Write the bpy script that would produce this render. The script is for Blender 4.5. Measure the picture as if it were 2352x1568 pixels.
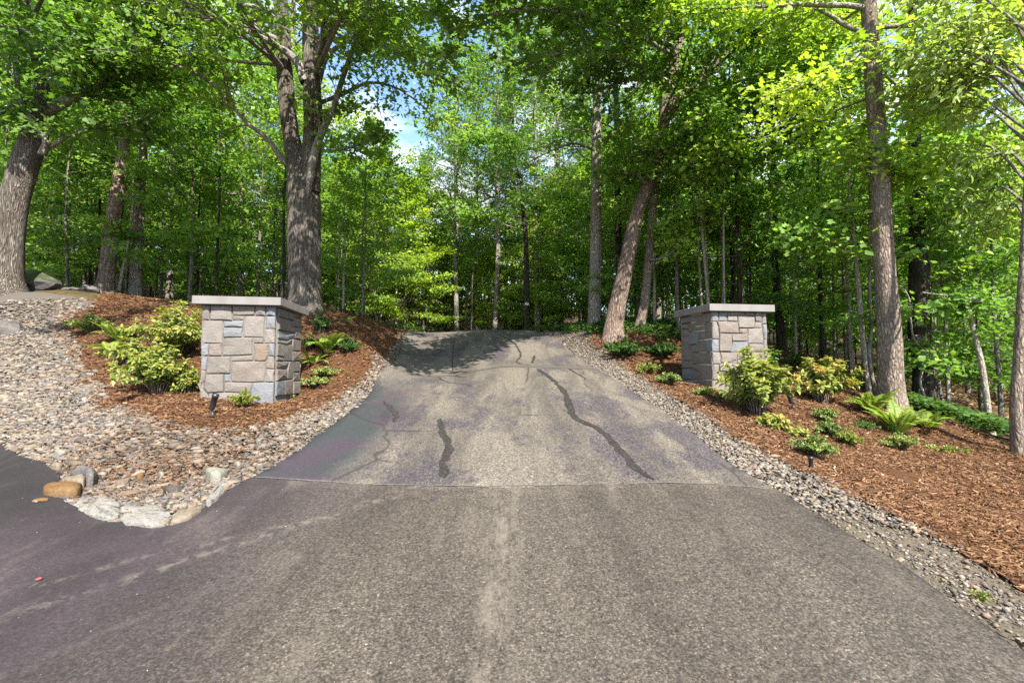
import bpy, bmesh, math, random
import numpy as np
from mathutils import Vector, Matrix, noise as mnoise
from mathutils.geometry import delaunay_2d_cdt

for o in list(bpy.data.objects):
    bpy.data.objects.remove(o)
S = bpy.context.scene
COL = S.collection
RAD = math.radians

# ------------------------------------------------------------------ camera
FPX, CX, CY = 1045.0, 1176.0, 784.0          # focal length and centre for a 2352 px wide frame
PITCH = math.atan(51 / FPX)
EYE = np.array([0.0, 0.0, 1.5])
cd = bpy.data.cameras.new('camera')
cam = bpy.data.objects.new('camera', cd)
COL.objects.link(cam)
cam.location = EYE
cam.rotation_euler = (math.pi / 2 + PITCH, 0, 0)
cd.sensor_width = 36
cd.lens = 36 * FPX / 2352
cd.clip_start = 0.05
cd.clip_end = 2000
S.camera = cam

# ------------------------------------------------------------------ light
SUN_AZ, SUN_EL = RAD(24), RAD(46)            # behind the camera, to its right
SKY_STRENGTH, SUN_STRENGTH, EXPOSURE = 0.15, 5.0, 1.65
W = bpy.data.worlds.new('World')
S.world = W
W.use_nodes = True
nt = W.node_tree
nt.nodes.clear()
wo = nt.nodes.new('ShaderNodeOutputWorld')
bg = nt.nodes.new('ShaderNodeBackground')
sky = nt.nodes.new('ShaderNodeTexSky')
sky.sky_type = 'NISHITA'
sky.sun_disc = False
sky.sun_elevation = SUN_EL
sky.sun_rotation = math.pi - SUN_AZ
sky.air_density, sky.dust_density, sky.ozone_density = 1.0, 0.3, 3.0
tc = nt.nodes.new('ShaderNodeTexCoord')
mp = nt.nodes.new('ShaderNodeMapping')
mp.inputs['Scale'].default_value = (1.0, 1.0, 2.6)
cn = nt.nodes.new('ShaderNodeTexNoise')
cn.inputs['Scale'].default_value = 3.2
cn.inputs['Detail'].default_value = 7
cn.inputs['Roughness'].default_value = 0.58
cr = nt.nodes.new('ShaderNodeValToRGB')
cr.color_ramp.elements[0].position = 0.43
cr.color_ramp.elements[1].position = 0.60
cm = nt.nodes.new('ShaderNodeMixRGB')
cm.inputs[2].default_value = (3.6, 3.75, 4.0, 1)
nt.links.new(tc.outputs['Generated'], mp.inputs['Vector'])
nt.links.new(mp.outputs[0], cn.inputs['Vector'])
nt.links.new(cn.outputs[0], cr.inputs[0])
nt.links.new(cr.outputs[0], cm.inputs[0])
nt.links.new(sky.outputs[0], cm.inputs[1])
nt.links.new(cm.outputs[0], bg.inputs[0])
bg.inputs[1].default_value = SKY_STRENGTH
nt.links.new(bg.outputs[0], wo.inputs[0])

sd = bpy.data.lights.new('sun', 'SUN')
sd.energy = SUN_STRENGTH
sd.angle = RAD(0.53)
sd.color = (1.0, 0.955, 0.88)
sun = bpy.data.objects.new('sun', sd)
COL.objects.link(sun)
sun_dir = Vector((math.sin(SUN_AZ) * math.cos(SUN_EL), -math.cos(SUN_AZ) * math.cos(SUN_EL), math.sin(SUN_EL)))
sun.rotation_euler = sun_dir.to_track_quat('Z', 'Y').to_euler()
sun.location = sun_dir * 60

S.view_settings.view_transform = 'Standard'
S.view_settings.look = 'None'
S.view_settings.exposure = EXPOSURE
S.view_settings.gamma = 1
S.view_settings.use_curve_mapping = False
S.cycles.max_bounces = 7
S.cycles.diffuse_bounces = 4
S.cycles.glossy_bounces = 2
S.cycles.transmission_bounces = 4
S.cycles.use_denoising = False
S.cycles.sample_clamp_indirect = 6
S.render.film_transparent = False

# ------------------------------------------------------------------ projection helpers
FWD = np.array([0, math.cos(PITCH), math.sin(PITCH)])
UPV = np.array([0, -math.sin(PITCH), math.cos(PITCH)])
RGT = np.array([1.0, 0, 0])


def ray(x, y):
    return FWD + (x - CX) / FPX * RGT + (CY - y) / FPX * UPV


def at(x, y, Y):
    """point seen at pixel (x, y), Y metres ahead of the camera"""
    d = ray(x, y)
    return EYE + d * (Y / d[1])


def on_z(x, y, z):
    d = ray(x, y)
    return EYE + d * ((z - EYE[2]) / d[2])


# ------------------------------------------------------------------ terrain height
_py = np.array([-12, -4, 0, 2, 4, 6, 8, 9.4, 12, 14.6, 16, 18, 24, 40])
_pz = np.array([-2.5, -1.85, -1.52, -1.32, -1.06, -.745, -.38, -.115, .44, 1.04, 1.24, 1.3, 1.2, 0.8]) + 1.5


def zr(Y):
    Y = np.asarray(Y, float)
    m = np.gradient(_pz, _py)
    i = np.clip(np.searchsorted(_py, Y) - 1, 0, len(_py) - 2)
    h = _py[i + 1] - _py[i]
    t = np.clip((Y - _py[i]) / h, 0, 1)
    return ((2 * t**3 - 3 * t**2 + 1) * _pz[i] + (t**3 - 2 * t**2 + t) * h * m[i]
            + (-2 * t**3 + 3 * t**2) * _pz[i + 1] + (t**3 - t**2) * h * m[i + 1])


def on_road(x, y):
    d = ray(x, y)
    d = d / d[1]
    Ys = np.linspace(0.6, 17, 1200)
    g = EYE[2] + d[2] * Ys - zr(Ys)
    k = np.where(g < 0)[0]
    Y = Ys[k[0]] if len(k) else 16.0
    return EYE + d * Y


ROAD_L = [(935, 763), (920, 800), (900, 850), (842, 915), (770, 975), (690, 1037), (610, 1085), (570, 1104)]
ROAD_R = [(1243, 766), (1300, 800), (1370, 850), (1440, 892), (1500, 932), (1580, 990), (1650, 1047), (1720, 1095),
          (1785, 1131)]
APRON_R = [(1785, 1131), (1900, 1203), (2060, 1296), (2200, 1398), (2352, 1512)]
APRON_L = [(570, 1104), (545, 1120), (470, 1170), (395, 1214), (320, 1212), (230, 1196), (150, 1160), (122, 1128),
           (140, 1092), (70, 1060), (0, 1026)]
rl = [on_road(*p) for p in ROAD_L]
rr = [on_road(*p) for p in ROAD_R]
ar = [on_road(*p) for p in APRON_R]
al = [on_road(*p) for p in APRON_L]

ctrl = [p for p in rl + rr + ar + al]
for a, b in zip(rl, rr):
    m = (a + b) / 2
    ctrl.append(np.array([m[0], m[1], float(zr(m[1]))]))
for x in (-9, -6, -3, 0, 3, 6):
    for y in (-6, -2, 0.5):
        ctrl.append(np.array([x, y, float(zr(y))]))
for x, y in ((-1.4, 1.6), (0, 1.6), (1.4, 1.6), (-1.5, 3), (0, 3), (-3, 2.2), (-5, 3)):
    ctrl.append(np.array([x, y, float(zr(y))]))
for x, y, z in ((-2.6, 17, 2.62), (-1.2, 17, 2.75), (0.4, 17, 2.7), (-1.6, 21, 2.7), (-1.6, 26, 2.6)):
    ctrl.append(np.array([x, y, z]))
for x, y, Y in [
    (300, 980, 5.0), (215, 1100, 4.25), (330, 1120, 4.15), (450, 1095, 4.35), (100, 960, 5.6), (100, 850, 7.2), (0, 730, 9.0), (130, 740, 9.0),
    (250, 770, 8.2), (300, 850, 6.9), (420, 990, 5.0), (455, 915, 6.1), (640, 933, 6.19), (690, 895, 7.65),
    (440, 720, 9.2), (400, 694, 11.5), (245, 685, 12.4), (10, 665, 9.8), (70, 680, 9.6), (705, 708, 10.4),
    (800, 730, 10.8), (850, 800, 9.0), (820, 860, 8.0), (760, 930, 6.7), (870, 745, 12.5), (560, 1000, 4.95),
    (1638, 899, 8.0), (1562, 874, 9.3), (1775, 908, 8.0), (1400, 790, 11.2), (1365, 752, 13), (1408, 768, 11.5),
    (1470, 780, 11.3), (1530, 800, 11), (1480, 860, 9), (1900, 1000, 6.3), (2045, 932, 7.9), (1850, 930, 7.2),
    (2100, 1010, 6.8), (2335, 1045, 6.2), (2352, 1200, 4.3), (2100, 1200, 3.75), (2352, 1390, 2.9), (2200, 970, 9),
    (2050, 890, 13), (1800, 800, 14), (2300, 900, 16)]:
    ctrl.append(at(x, y, Y))
for p in [(-30, 30, 7.5), (0, 32, 3.4), (30, 30, 1.2), (0, 60, 9), (-50, 60, 15), (50, 60, 6), (-22, 5, 1.6),
          (-14, 0, 0.1), (12, 0, -0.6), (0, -12, -1.0), (-40, 10, 5), (40, 10, -1.4), (20, 16, 0.0), (-18, 18, 3.9), (-11, 14, 3.3)]:
    ctrl.append(np.array(p, float))
ctrl = np.array(ctrl)
SC = 10.0


def _phi(r2):
    return np.where(r2 > 1e-12, 0.5 * r2 * np.log(np.maximum(r2, 1e-12)), 0)


def _fit():
    P = ctrl[:, :2] / SC
    n = len(P)
    K = _phi(((P[:, None] - P[None]) ** 2).sum(-1)) + np.eye(n) * 2e-4
    Q = np.c_[np.ones(n), P]
    A = np.block([[K, Q], [Q.T, np.zeros((3, 3))]])
    return P, np.linalg.solve(A, np.r_[ctrl[:, 2], 0, 0, 0])


_P, _wt = _fit()


def H(x, y):
    x = np.clip(np.asarray(x, float), -55, 55)
    y = np.clip(np.asarray(y, float), -14, 65)
    sh = x.shape
    q = np.c_[x.ravel(), y.ravel()] / SC
    out = np.empty(len(q))
    for i in range(0, len(q), 20000):
        c = q[i:i + 20000]
        out[i:i + 20000] = _phi(((c[:, None] - _P[None]) ** 2).sum(-1)) @ _wt[:-3] + _wt[-3] + c @ _wt[-2:]
    return out.reshape(sh)


def h1(x, y):
    return float(H(np.array([x]), np.array([y]))[0])


def hit(x, y, far=40.0):
    """where the line of sight of a pixel meets the terrain"""
    d = ray(x, y)
    d = d / d[1]
    Ys = np.linspace(0.8, far, 1500)
    g = EYE[2] + d[2] * Ys - H(d[0] * Ys, Ys)
    k = np.where(g < 0)[0]
    Y = Ys[k[0]] if len(k) else far
    p = EYE + d * Y
    return p


def ground(p, dz=0.0):
    return np.array([p[0], p[1], h1(p[0], p[1]) + dz])


# ------------------------------------------------------------------ material helpers
def new_mat(name):
    m = bpy.data.materials.new(name)
    m.use_nodes = True
    m.node_tree.nodes.clear()
    return m, m.node_tree


class NB:
    """small node builder"""
    def __init__(s, name):
        s.m, s.t = new_mat(name)
        s.out = s.t.nodes.new('ShaderNodeOutputMaterial')

    def n(s, typ, **kw):
        nd = s.t.nodes.new(typ)
        for k, v in kw.items():
            setattr(nd, k, v)
        return nd

    def l(s, a, b):
        s.t.links.new(a, b)

    def pos(s, scale=(1, 1, 1), obj=False):
        if obj:
            src = s.n('ShaderNodeTexCoord').outputs['Object']
        else:
            src = s.n('ShaderNodeNewGeometry').outputs['Position']
        mpn = s.n('ShaderNodeMapping')
        mpn.inputs['Scale'].default_value = scale
        s.l(src, mpn.inputs['Vector'])
        return mpn.outputs[0]

    def noise(s, vec, scale, detail=4, rough=0.55, dist=0.0):
        nd = s.n('ShaderNodeTexNoise')
        nd.inputs['Scale'].default_value = scale
        nd.inputs['Detail'].default_value = detail
        nd.inputs['Roughness'].default_value = rough
        nd.inputs['Distortion'].default_value = dist
        s.l(vec, nd.inputs['Vector'])
        return nd.outputs[0]

    def voro(s, vec, scale, feature='F1', out='Distance'):
        nd = s.n('ShaderNodeTexVoronoi', feature=feature)
        nd.inputs['Scale'].default_value = scale
        s.l(vec, nd.inputs['Vector'])
        return nd.outputs[out]

    def ramp(s, fac, stops, interp='LINEAR'):
        nd = s.n('ShaderNodeValToRGB')
        r = nd.color_ramp
        r.interpolation = interp
        while len(r.elements) < len(stops):
            r.elements.new(0.5)
        for e, (p, c) in zip(r.elements, stops):
            e.position = p
            e.color = (c, c, c, 1) if isinstance(c, (int, float)) else (*c, 1)
        s.l(fac, nd.inputs[0])
        return nd.outputs[0]

    def mix(s, fac, a, b, mode='MIX'):
        nd = s.n('ShaderNodeMixRGB', blend_type=mode)
        for i, v in ((0, fac), (1, a), (2, b)):
            if isinstance(v, (int, float)):
                nd.inputs[i].default_value = v if i == 0 else (v, v, v, 1)
            elif isinstance(v, tuple):
                nd.inputs[i].default_value = (*v, 1)
            else:
                s.l(v, nd.inputs[i])
        return nd.outputs[0]

    def math(s, op, a, b=0.0):
        nd = s.n('ShaderNodeMath', operation=op)
        for i, v in ((0, a), (1, b)):
            if isinstance(v, (int, float)):
                nd.inputs[i].default_value = v
            else:
                s.l(v, nd.inputs[i])
        return nd.outputs[0]

    def attr(s, name, out='Fac'):
        nd = s.n('ShaderNodeAttribute')
        nd.attribute_name = name
        return nd.outputs[out]

    def bump(s, height, strength, dist):
        nd = s.n('ShaderNodeBump')
        nd.inputs['Strength'].default_value = strength
        nd.inputs['Distance'].default_value = dist
        s.l(height, nd.inputs['Height'])
        return nd.outputs[0]

    def finish(s, color, rough=0.8, normal=None, spec=0.3, metal=0.0):
        b = s.n('ShaderNodeBsdfPrincipled')
        if isinstance(color, tuple):
            b.inputs['Base Color'].default_value = (*color, 1)
        else:
            s.l(color, b.inputs['Base Color'])
        if isinstance(rough, (int, float)):
            b.inputs['Roughness'].default_value = rough
        else:
            s.l(rough, b.inputs['Roughness'])
        b.inputs['Specular IOR Level'].default_value = spec
        b.inputs['Metallic'].default_value = metal
        if normal is not None:
            s.l(normal, b.inputs['Normal'])
        s.l(b.outputs[0], s.out.inputs[0])
        return s.m


# ------------------------------------------------------------------ materials
def mat_asphalt(name, light, mid, dark, purple, pthr, seed):
    B = NB(name)
    p = B.pos()
    g1 = B.mix(0.28, B.noise(p, 62, 4, 0.8), B.noise(p, 24, 5, 0.75))
    g2 = B.voro(p, 85)
    g3 = B.noise(p, 260, 2, 0.6)
    streak = B.noise(B.pos((1.6, 0.28, 1)), 1.3, 5, 0.62, 0.4)
    blot = B.noise(B.pos((1, 0.55, 1)), 1.1 + seed * 0.07, 6, 0.68, 0.3)
    base = B.mix(B.ramp(streak, [(0.40, 0.0), (0.60, 1.0)]), mid, light)
    fine = B.ramp(g1, [(0.36, 0.25), (0.5, 0.95), (0.62, 1.75)])
    agg = B.n('ShaderNodeSeparateXYZ')
    B.l(B.voro(p, 120, 'F1', 'Color'), agg.inputs[0])
    fine = B.mix(1.0, fine, B.ramp(agg.outputs[0], [(0.0, 0.62), (0.6, 0.95), (0.88, 1.12), (0.96, 1.5), (1.0, 1.9)]), 'MULTIPLY')
    col = B.mix(1.0, base, fine, 'MULTIPLY')
    col = B.mix(B.ramp(g2, [(0.0, 0.0), (0.55, 0.0), (0.9, 0.55)]), col, dark)
    pm = B.math('MULTIPLY', B.ramp(blot, [(pthr, 0.0), (pthr + 0.07, 1.0)]), B.ramp(g1, [(0.44, 1.0), (0.6, 0.3)]))
    pcol = B.mix(1.0, purple, fine, 'MULTIPLY')
    col = B.mix(pm, col, pcol)
    spk = B.ramp(B.voro(B.pos((1, 1, 1)), 46), [(0.0, 1.0), (0.09, 1.0), (0.16, 0.0)])
    spk = B.math('MULTIPLY', spk, B.ramp(B.noise(p, 3.1, 3), [(0.5, 0.0), (0.7, 0.75)]))
    col = B.mix(spk, col, (0.185, 0.164, 0.139))
    return B, p, col, g1, g2, g3


def finish_asphalt(B, p, col, g1, g2, g3, st=0.5):
    hgt = B.mix(0.5, g1, B.mix(0.4, g2, g3))
    return B.finish(col, 0.88, B.bump(hgt, st, 0.012), 0.25)


def stripe(B, nx, ny, d, w, brk):
    """broken scuff line nx*x + ny*y = d"""
    p = B.pos()
    dt = B.n('ShaderNodeVectorMath', operation='DOT_PRODUCT')
    B.l(p, dt.inputs[0])
    dt.inputs[1].default_value = (nx, ny, 0)
    v = B.math('ADD', dt.outputs['Value'], B.math('MULTIPLY', B.math('SUBTRACT', B.noise(p, 1.1, 3), 0.5), 0.22))
    m = B.ramp(B.math('MULTIPLY', B.math('ABSOLUTE', B.math('SUBTRACT', v, d)), 1 / w), [(0.0, 1.0), (1.0, 0.0)])
    return B.math('MULTIPLY', m, B.ramp(B.noise(p, 14, 5, 0.7), brk))


def xmask(B, axis, a, b, wob=0.5, sc=1.2):
    """0..1 mask across world axis from a to b with a wobbling edge"""
    p = B.pos()
    sp = B.n('ShaderNodeSeparateXYZ')
    B.l(p, sp.inputs[0])
    v = B.math('ADD', sp.outputs[axis], B.math('MULTIPLY', B.math('SUBTRACT', B.noise(p, sc, 5, 0.6), 0.5), wob * 2))
    mr = B.n('ShaderNodeMapRange')
    mr.inputs[1].default_value = a
    mr.inputs[2].default_value = b
    B.l(v, mr.inputs[0])
    return mr.outputs[0]


# old, bleached upper drive
B, p, col, g1, g2, g3 = mat_asphalt('asphalt_old', (0.134, 0.114, 0.089), (0.079, 0.067, 0.055), (0.018, 0.017, 0.015),
                                    (0.047, 0.039, 0.047), 0.50, 1)
sealed = xmask(B, 0, -1.15, -1.75, 0.45)
scol = B.mix(B.ramp(B.noise(p, 1.7, 4), [(0.42, 0.0), (0.55, 1.0)]), (0.039, 0.030, 0.038), (0.030, 0.034, 0.034))
scol = B.mix(1.0, scol, B.ramp(g1, [(0.3, 0.6), (0.5, 1.0), (0.75, 1.7)]), 'MULTIPLY')
near = xmask(B, 1, 8.2, 6.8, 0.5)
col = B.mix(B.math('MULTIPLY', sealed, near), col, scol)
crk = B.voro(B.mix(0.12, B.pos((0.462, 0.252, 0.246)), B.noise(p, 2.0, 3), 'ADD'), 1.15, 'DISTANCE_TO_EDGE')
crm = B.math('MULTIPLY', B.ramp(crk, [(0.0, 1.0), (0.012, 0.0)]), B.ramp(B.noise(p, 0.55, 2), [(0.46, 0.0), (0.54, 0.85)]))
col = B.mix(crm, col, (0.025, 0.022, 0.019))
M_OLD = finish_asphalt(B, p, col, g1, g2, g3, 0.45)

# newer apron
B, p, col, g1, g2, g3 = mat_asphalt('asphalt_apron', (0.077, 0.064, 0.050), (0.058, 0.047, 0.037), (0.012, 0.010, 0.009),
                                    (0.039, 0.029, 0.033), 0.66, 3)
left = xmask(B, 0, -0.9, -2.3, 0.55)
lcol = B.mix(B.ramp(B.noise(p, 1.3, 4), [(0.4, 0.0), (0.6, 1.0)]), (0.023, 0.018, 0.019), (0.037, 0.027, 0.030))
lcol = B.mix(1.0, lcol, B.ramp(g1, [(0.3, 0.5), (0.5, 1.0), (0.72, 1.9)]), 'MULTIPLY')
col = B.mix(left, col, lcol)
dust = B.math('MULTIPLY', B.ramp(B.noise(B.pos((1.5, 0.42, 1)), 1.9, 6, 0.65), [(0.55, 0.0), (0.72, 0.62)]),
              B.ramp(g1, [(0.38, 0.25), (0.62, 1.0)]))
col = B.mix(dust, col, (0.138, 0.115, 0.090))
for (sx, sy, sd0, sw, sk) in ((-.687, .727, 3.42, .07, .75), (-.55, .835, 3.62, .05, .6), (-.74, .67, 2.9, .06, .28)):
    lim = xmask(B, 0, -0.35, -1.0, 0.3)
    col = B.mix(B.math('MULTIPLY', B.math('MULTIPLY', stripe(B, sx, sy, sd0, sw, [(0.47, 0.0), (0.64, 1.0)]), lim), sk), col, (0.126, 0.106, 0.085))
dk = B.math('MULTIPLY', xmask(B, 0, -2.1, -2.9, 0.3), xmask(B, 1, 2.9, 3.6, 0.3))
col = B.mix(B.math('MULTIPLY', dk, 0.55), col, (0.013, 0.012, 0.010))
rut = B.math('MULTIPLY', B.math('MULTIPLY', xmask(B, 0, -0.24, -0.08, 0.10, 2.5), xmask(B, 0, 0.10, -0.04, 0.10, 2.5)),
             B.ramp(B.noise(B.pos((2.2, 0.7, 1)), 5.0, 6, 0.75), [(0.44, 0.0), (0.62, 0.75)]))
col = B.mix(rut, col, (0.150, 0.128, 0.101))
M_APRON = finish_asphalt(B, p, col, g1, g2, g3, 0.75)

B = NB('tar')
p = B.pos()
g = B.noise(p, 30, 5, 0.78)
M_TAR = B.finish(B.ramp(g, [(0.3, (0.011, 0.009, 0.008)), (0.5, (0.021, 0.017, 0.016)), (0.62, (0.052, 0.045, 0.038))]), 0.75,
                 B.bump(g, 0.4, 0.008), 0.3)

B = NB('sand_line')
p = B.pos()
g = B.noise(p, 40, 5, 0.75)
M_SAND = B.finish(B.ramp(g, [(0.35, (0.056, 0.048, 0.040)), (0.6, (0.152, 0.132, 0.108))]), 0.95, None, 0.1)

B = NB('patch_asphalt')
p = B.pos()
g = B.noise(p, 120, 4, 0.7)
M_PATCH = B.finish(B.ramp(g, [(0.3, (0.050, 0.042, 0.037)), (0.7, (0.100, 0.086, 0.072))]), 0.88, B.bump(g, 0.35, 0.008), 0.25)

B = NB('forest_floor')
p = B.pos()
a = B.noise(p, 9, 8, 0.72)
b = B.noise(p, 0.5, 4)
c = B.ramp(a, [(0.3, (0.028, 0.018, 0.010)), (0.5, (0.085, 0.052, 0.028)), (0.7, (0.19, 0.125, 0.07))])
c = B.mix(B.ramp(b, [(0.52, 0.0), (0.66, 0.6)]), c, (0.035, 0.055, 0.014))
M_FLOOR = B.finish(c, 0.95, B.bump(a, 0.9, 0.06), 0.1)

B = NB('mulch')
p = B.pos()
a = B.noise(B.pos((1, 2.4, 1)), 34, 6, 0.75)
b = B.noise(p, 1.6, 3)
c = B.ramp(a, [(0.28, (0.023, 0.011, 0.005)), (0.5, (0.092, 0.043, 0.021)), (0.72, (0.195, 0.105, 0.056))])
M_MULCH = B.finish(c, 0.95, B.bump(a, 1.0, 0.03), 0.1)

B = NB('mulch_chips')
r = B.attr('rnd')
c = B.ramp(r, [(0.0, (0.037, 0.017, 0.008)), (0.35, (0.115, 0.056, 0.026)), (0.7, (0.195, 0.106, 0.055)), (0.93, (0.292, 0.187, 0.107)),
               (1.0, (0.416, 0.327, 0.216))])
M_CHIPS = B.finish(c, 0.92, None, 0.1)

B = NB('gravel_fines')
p = B.pos()
a = B.noise(p, 70, 6, 0.75)
b = B.voro(p, 42)
gr = B.noise(p, 1.4, 5, 0.6)
c = B.ramp(a, [(0.28, (0.040, 0.031, 0.022)), (0.52, (0.115, 0.093, 0.067)), (0.75, (0.190, 0.162, 0.125))])
c = B.mix(B.ramp(gr, [(0.52, 0.0), (0.7, 0.35)]), c, (0.120, 0.125, 0.055))
M_FINES = B.finish(c, 0.95, B.bump(B.mix(0.5, a, b), 1.0, 0.03), 0.15)

B = NB('gravel_stones')
cc = B.attr('tint', 'Color')
p = B.pos()
n1 = B.noise(p, 55, 4, 0.7)
c = B.mix(1.0, cc, B.ramp(n1, [(0.28, 0.55), (0.5, 1.0), (0.72, 1.3)]), 'MULTIPLY')
M_STONES = B.finish(c, 0.85, B.bump(n1, 0.5, 0.01), 0.25)


def mat_rock(name, c0, c1, c2, scale=9.0, bump=0.9, moss=None, speck=None):
    B = NB(name)
    p = B.pos(obj=True)
    a = B.noise(p, scale, 8, 0.7, 0.3)
    b = B.noise(p, scale * 6, 5, 0.7)
    c = B.ramp(a, [(0.3, c0), (0.5, c1), (0.7, c2)])
    c = B.mix(1.0, c, B.ramp(b, [(0.3, 0.6), (0.55, 1.0), (0.75, 1.2)]), 'MULTIPLY')
    if speck:
        v = B.noise(B.pos((1, 1, 2.5), obj=True), scale * 3.4, 5, 0.75)
        c = B.mix(B.ramp(v, [(0.36, 0.85), (0.45, 0.0)]), c, speck)
    if moss:
        nz = B.n('ShaderNodeSeparateXYZ')
        B.l(B.n('ShaderNodeNewGeometry').outputs['Normal'], nz.inputs[0])
        mk = B.math('MULTIPLY', B.ramp(nz.outputs[2], [(0.45, 0.0), (0.75, 1.0)]), B.ramp(B.noise(p, 3.0, 4), [(0.38, 0.0), (0.55, 1.0)]))
        c = B.mix(mk, c, moss)
    return B.finish(c, 0.9, B.bump(B.mix(0.5, a, b), bump, 0.03), 0.2)


M_LEDGE = mat_rock('white_granite', (0.146, 0.124, 0.101), (0.209, 0.191, 0.163), (0.243, 0.232, 0.212), 7, 0.9, speck=(0.056, 0.052, 0.052))
M_TAN = mat_rock('tan_stone', (0.120, 0.088, 0.056), (0.170, 0.134, 0.095), (0.197, 0.165, 0.127), 6, 0.6)
M_ORANGE = mat_rock('orange_stone', (0.095, 0.048, 0.016), (0.138, 0.076, 0.029), (0.154, 0.101, 0.053), 5, 0.5)
M_GREYROCK = mat_rock('grey_rock', (0.050, 0.045, 0.043), (0.101, 0.091, 0.083), (0.161, 0.146, 0.131), 6, 0.9)
M_MOSSY = mat_rock('mossy_rock', (0.042, 0.039, 0.039), (0.084, 0.078, 0.078), (0.144, 0.132, 0.126), 4, 0.9, (0.033, 0.045, 0.010))
M_CREAM = mat_rock('cream_stone', (0.155, 0.139, 0.104), (0.213, 0.197, 0.155), (0.240, 0.233, 0.194), 9, 0.8)


def mat_granite(name, c, var):
    B = NB(name)
    p = B.pos()
    a = B.noise(B.pos((1, 1, 2.0)), 22, 7, 0.72, 0.5)
    b = B.noise(p, 210, 3, 0.7)
    d = B.noise(p, 4.5, 4)
    tone = B.ramp(d, [(0.3, tuple(x * 0.86 for x in c)), (0.5, c), (0.72, tuple(min(1, x * v) for x, v in zip(c, var)))])
    col = B.mix(1.0, tone, B.ramp(b, [(0.3, 0.84), (0.5, 1.0), (0.7, 1.07)]), 'MULTIPLY')
    col = B.mix(1.0, col, B.ramp(a, [(0.3, 0.86), (0.6, 1.04)]), 'MULTIPLY')
    return B.finish(col, 0.82, B.bump(B.mix(0.15, a, b), 0.7, 0.03), 0.3)


M_GRAN = [mat_granite('granite_pinkish', (0.169, 0.140, 0.119), (1.1, 1.06, 1.02)),
          mat_granite('granite_warm_grey', (0.159, 0.140, 0.120), (1.12, 1.08, 1.05)),
          mat_granite('granite_light', (0.187, 0.164, 0.143), (1.06, 1.05, 1.04)),
          mat_granite('granite_blue', (0.158, 0.162, 0.167), (1.08, 1.1, 1.14)),
          mat_granite('granite_rust', (0.170, 0.132, 0.096), (1.0, 0.85, 0.7))]
B = NB('mortar')
p = B.pos()
a = B.noise(p, 60, 4)
M_MORTAR = B.finish(B.ramp(a, [(0.3, (0.075, 0.065, 0.055)), (0.7, (0.158, 0.138, 0.117))]), 0.95, B.bump(a, 0.6, 0.01), 0.1)
B = NB('cap_stone')
p = B.pos()
a = B.noise(p, 120, 4, 0.6)
d = B.noise(B.pos((1, 1, 0.25)), 5, 4)
c = B.ramp(d, [(0.3, (0.148, 0.133, 0.121)), (0.55, (0.182, 0.167, 0.155)), (0.75, (0.193, 0.179, 0.167))])
c = B.mix(B.ramp(B.noise(B.pos((1, 1, 0.12)), 7, 3), [(0.66, 0.0), (0.74, 0.45)]), c, (0.097, 0.075, 0.059))
M_CAP = B.finish(B.mix(1.0, c, B.ramp(a, [(0.3, 0.9), (0.7, 1.04)]), 'MULTIPLY'), 0.7, B.bump(a, 0.25, 0.004), 0.3)


def mat_bark(name, dark, mid, light, sc=(9, 9, 1.6), bump=1.0, lichen=0.0, dist=0.05, wob=0.9):
    B = NB(name)
    p = B.pos(sc, obj=True)
    a = B.noise(p, 1.6, 7, 0.68, 0.35)
    v = B.voro(B.mix(wob, p, B.noise(p, 1.3, 5, 0.65), 'ADD'), 1.9, 'DISTANCE_TO_EDGE')
    fur = B.ramp(v, [(0.0, 0.0), (0.3, 1.0)])
    c = B.ramp(a, [(0.28, dark), (0.5, mid), (0.72, light)])
    c = B.mix(B.ramp(fur, [(0.0, 0.6), (0.7, 0.0)]), c, tuple(x * 0.45 for x in dark))
    big = B.noise(B.pos((1, 1, 0.7), obj=True), 1.3, 5, 0.65)
    c = B.mix(1.0, c, B.ramp(big, [(0.3, 0.72), (0.6, 1.08), (0.75, 1.25)]), 'MULTIPLY')
    if lichen:
        c = B.mix(B.math('MULTIPLY', B.ramp(B.noise(B.pos(obj=True), 4.2, 6, 0.7), [(0.5, 0.0), (0.62, lichen)]), fur), c, (0.16, 0.17, 0.135))
    return B.finish(c, 0.95, B.bump(B.mix(0.6, a, fur), bump, dist), 0.12)


M_OAK = mat_bark('oak_bark', (0.082, 0.065, 0.053), (0.205, 0.170, 0.137), (0.409, 0.362, 0.308), (24, 24, 1.7), 1.0, 0.45, 0.06, 0.45)
M_OAKLIMB = mat_bark('oak_limb_bark', (0.154, 0.132, 0.110), (0.281, 0.253, 0.211), (0.420, 0.392, 0.341), (8, 8, 3), 0.6, 0.5)
M_PINEB = mat_bark('pine_bark', (0.169, 0.140, 0.119), (0.339, 0.293, 0.246), (0.542, 0.483, 0.416), (12, 12, 3.2), 0.9, 0.5)
M_RED = mat_bark('reddish_bark', (0.133, 0.087, 0.063), (0.257, 0.185, 0.144), (0.371, 0.298, 0.242), (12, 12, 2.4), 0.9, 0.4)
M_MAPLEB = mat_bark('maple_bark', (0.140, 0.104, 0.078), (0.264, 0.205, 0.157), (0.363, 0.304, 0.246), (12, 12, 4.0), 0.8, 0.35)
M_THIN = mat_bark('sapling_bark', (0.088, 0.073, 0.061), (0.177, 0.156, 0.125), (0.322, 0.292, 0.244), (7, 7, 3), 0.5, 0.4)
M_PALEB = mat_bark('pale_bark', (0.209, 0.176, 0.133), (0.351, 0.304, 0.243), (0.475, 0.428, 0.356), (9, 9, 5), 0.5, 0.3)
M_DARKB = mat_bark('dark_bark', (0.032, 0.026, 0.021), (0.072, 0.060, 0.048), (0.136, 0.118, 0.096), (10, 10, 2.4), 0.9, 0.2)
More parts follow.
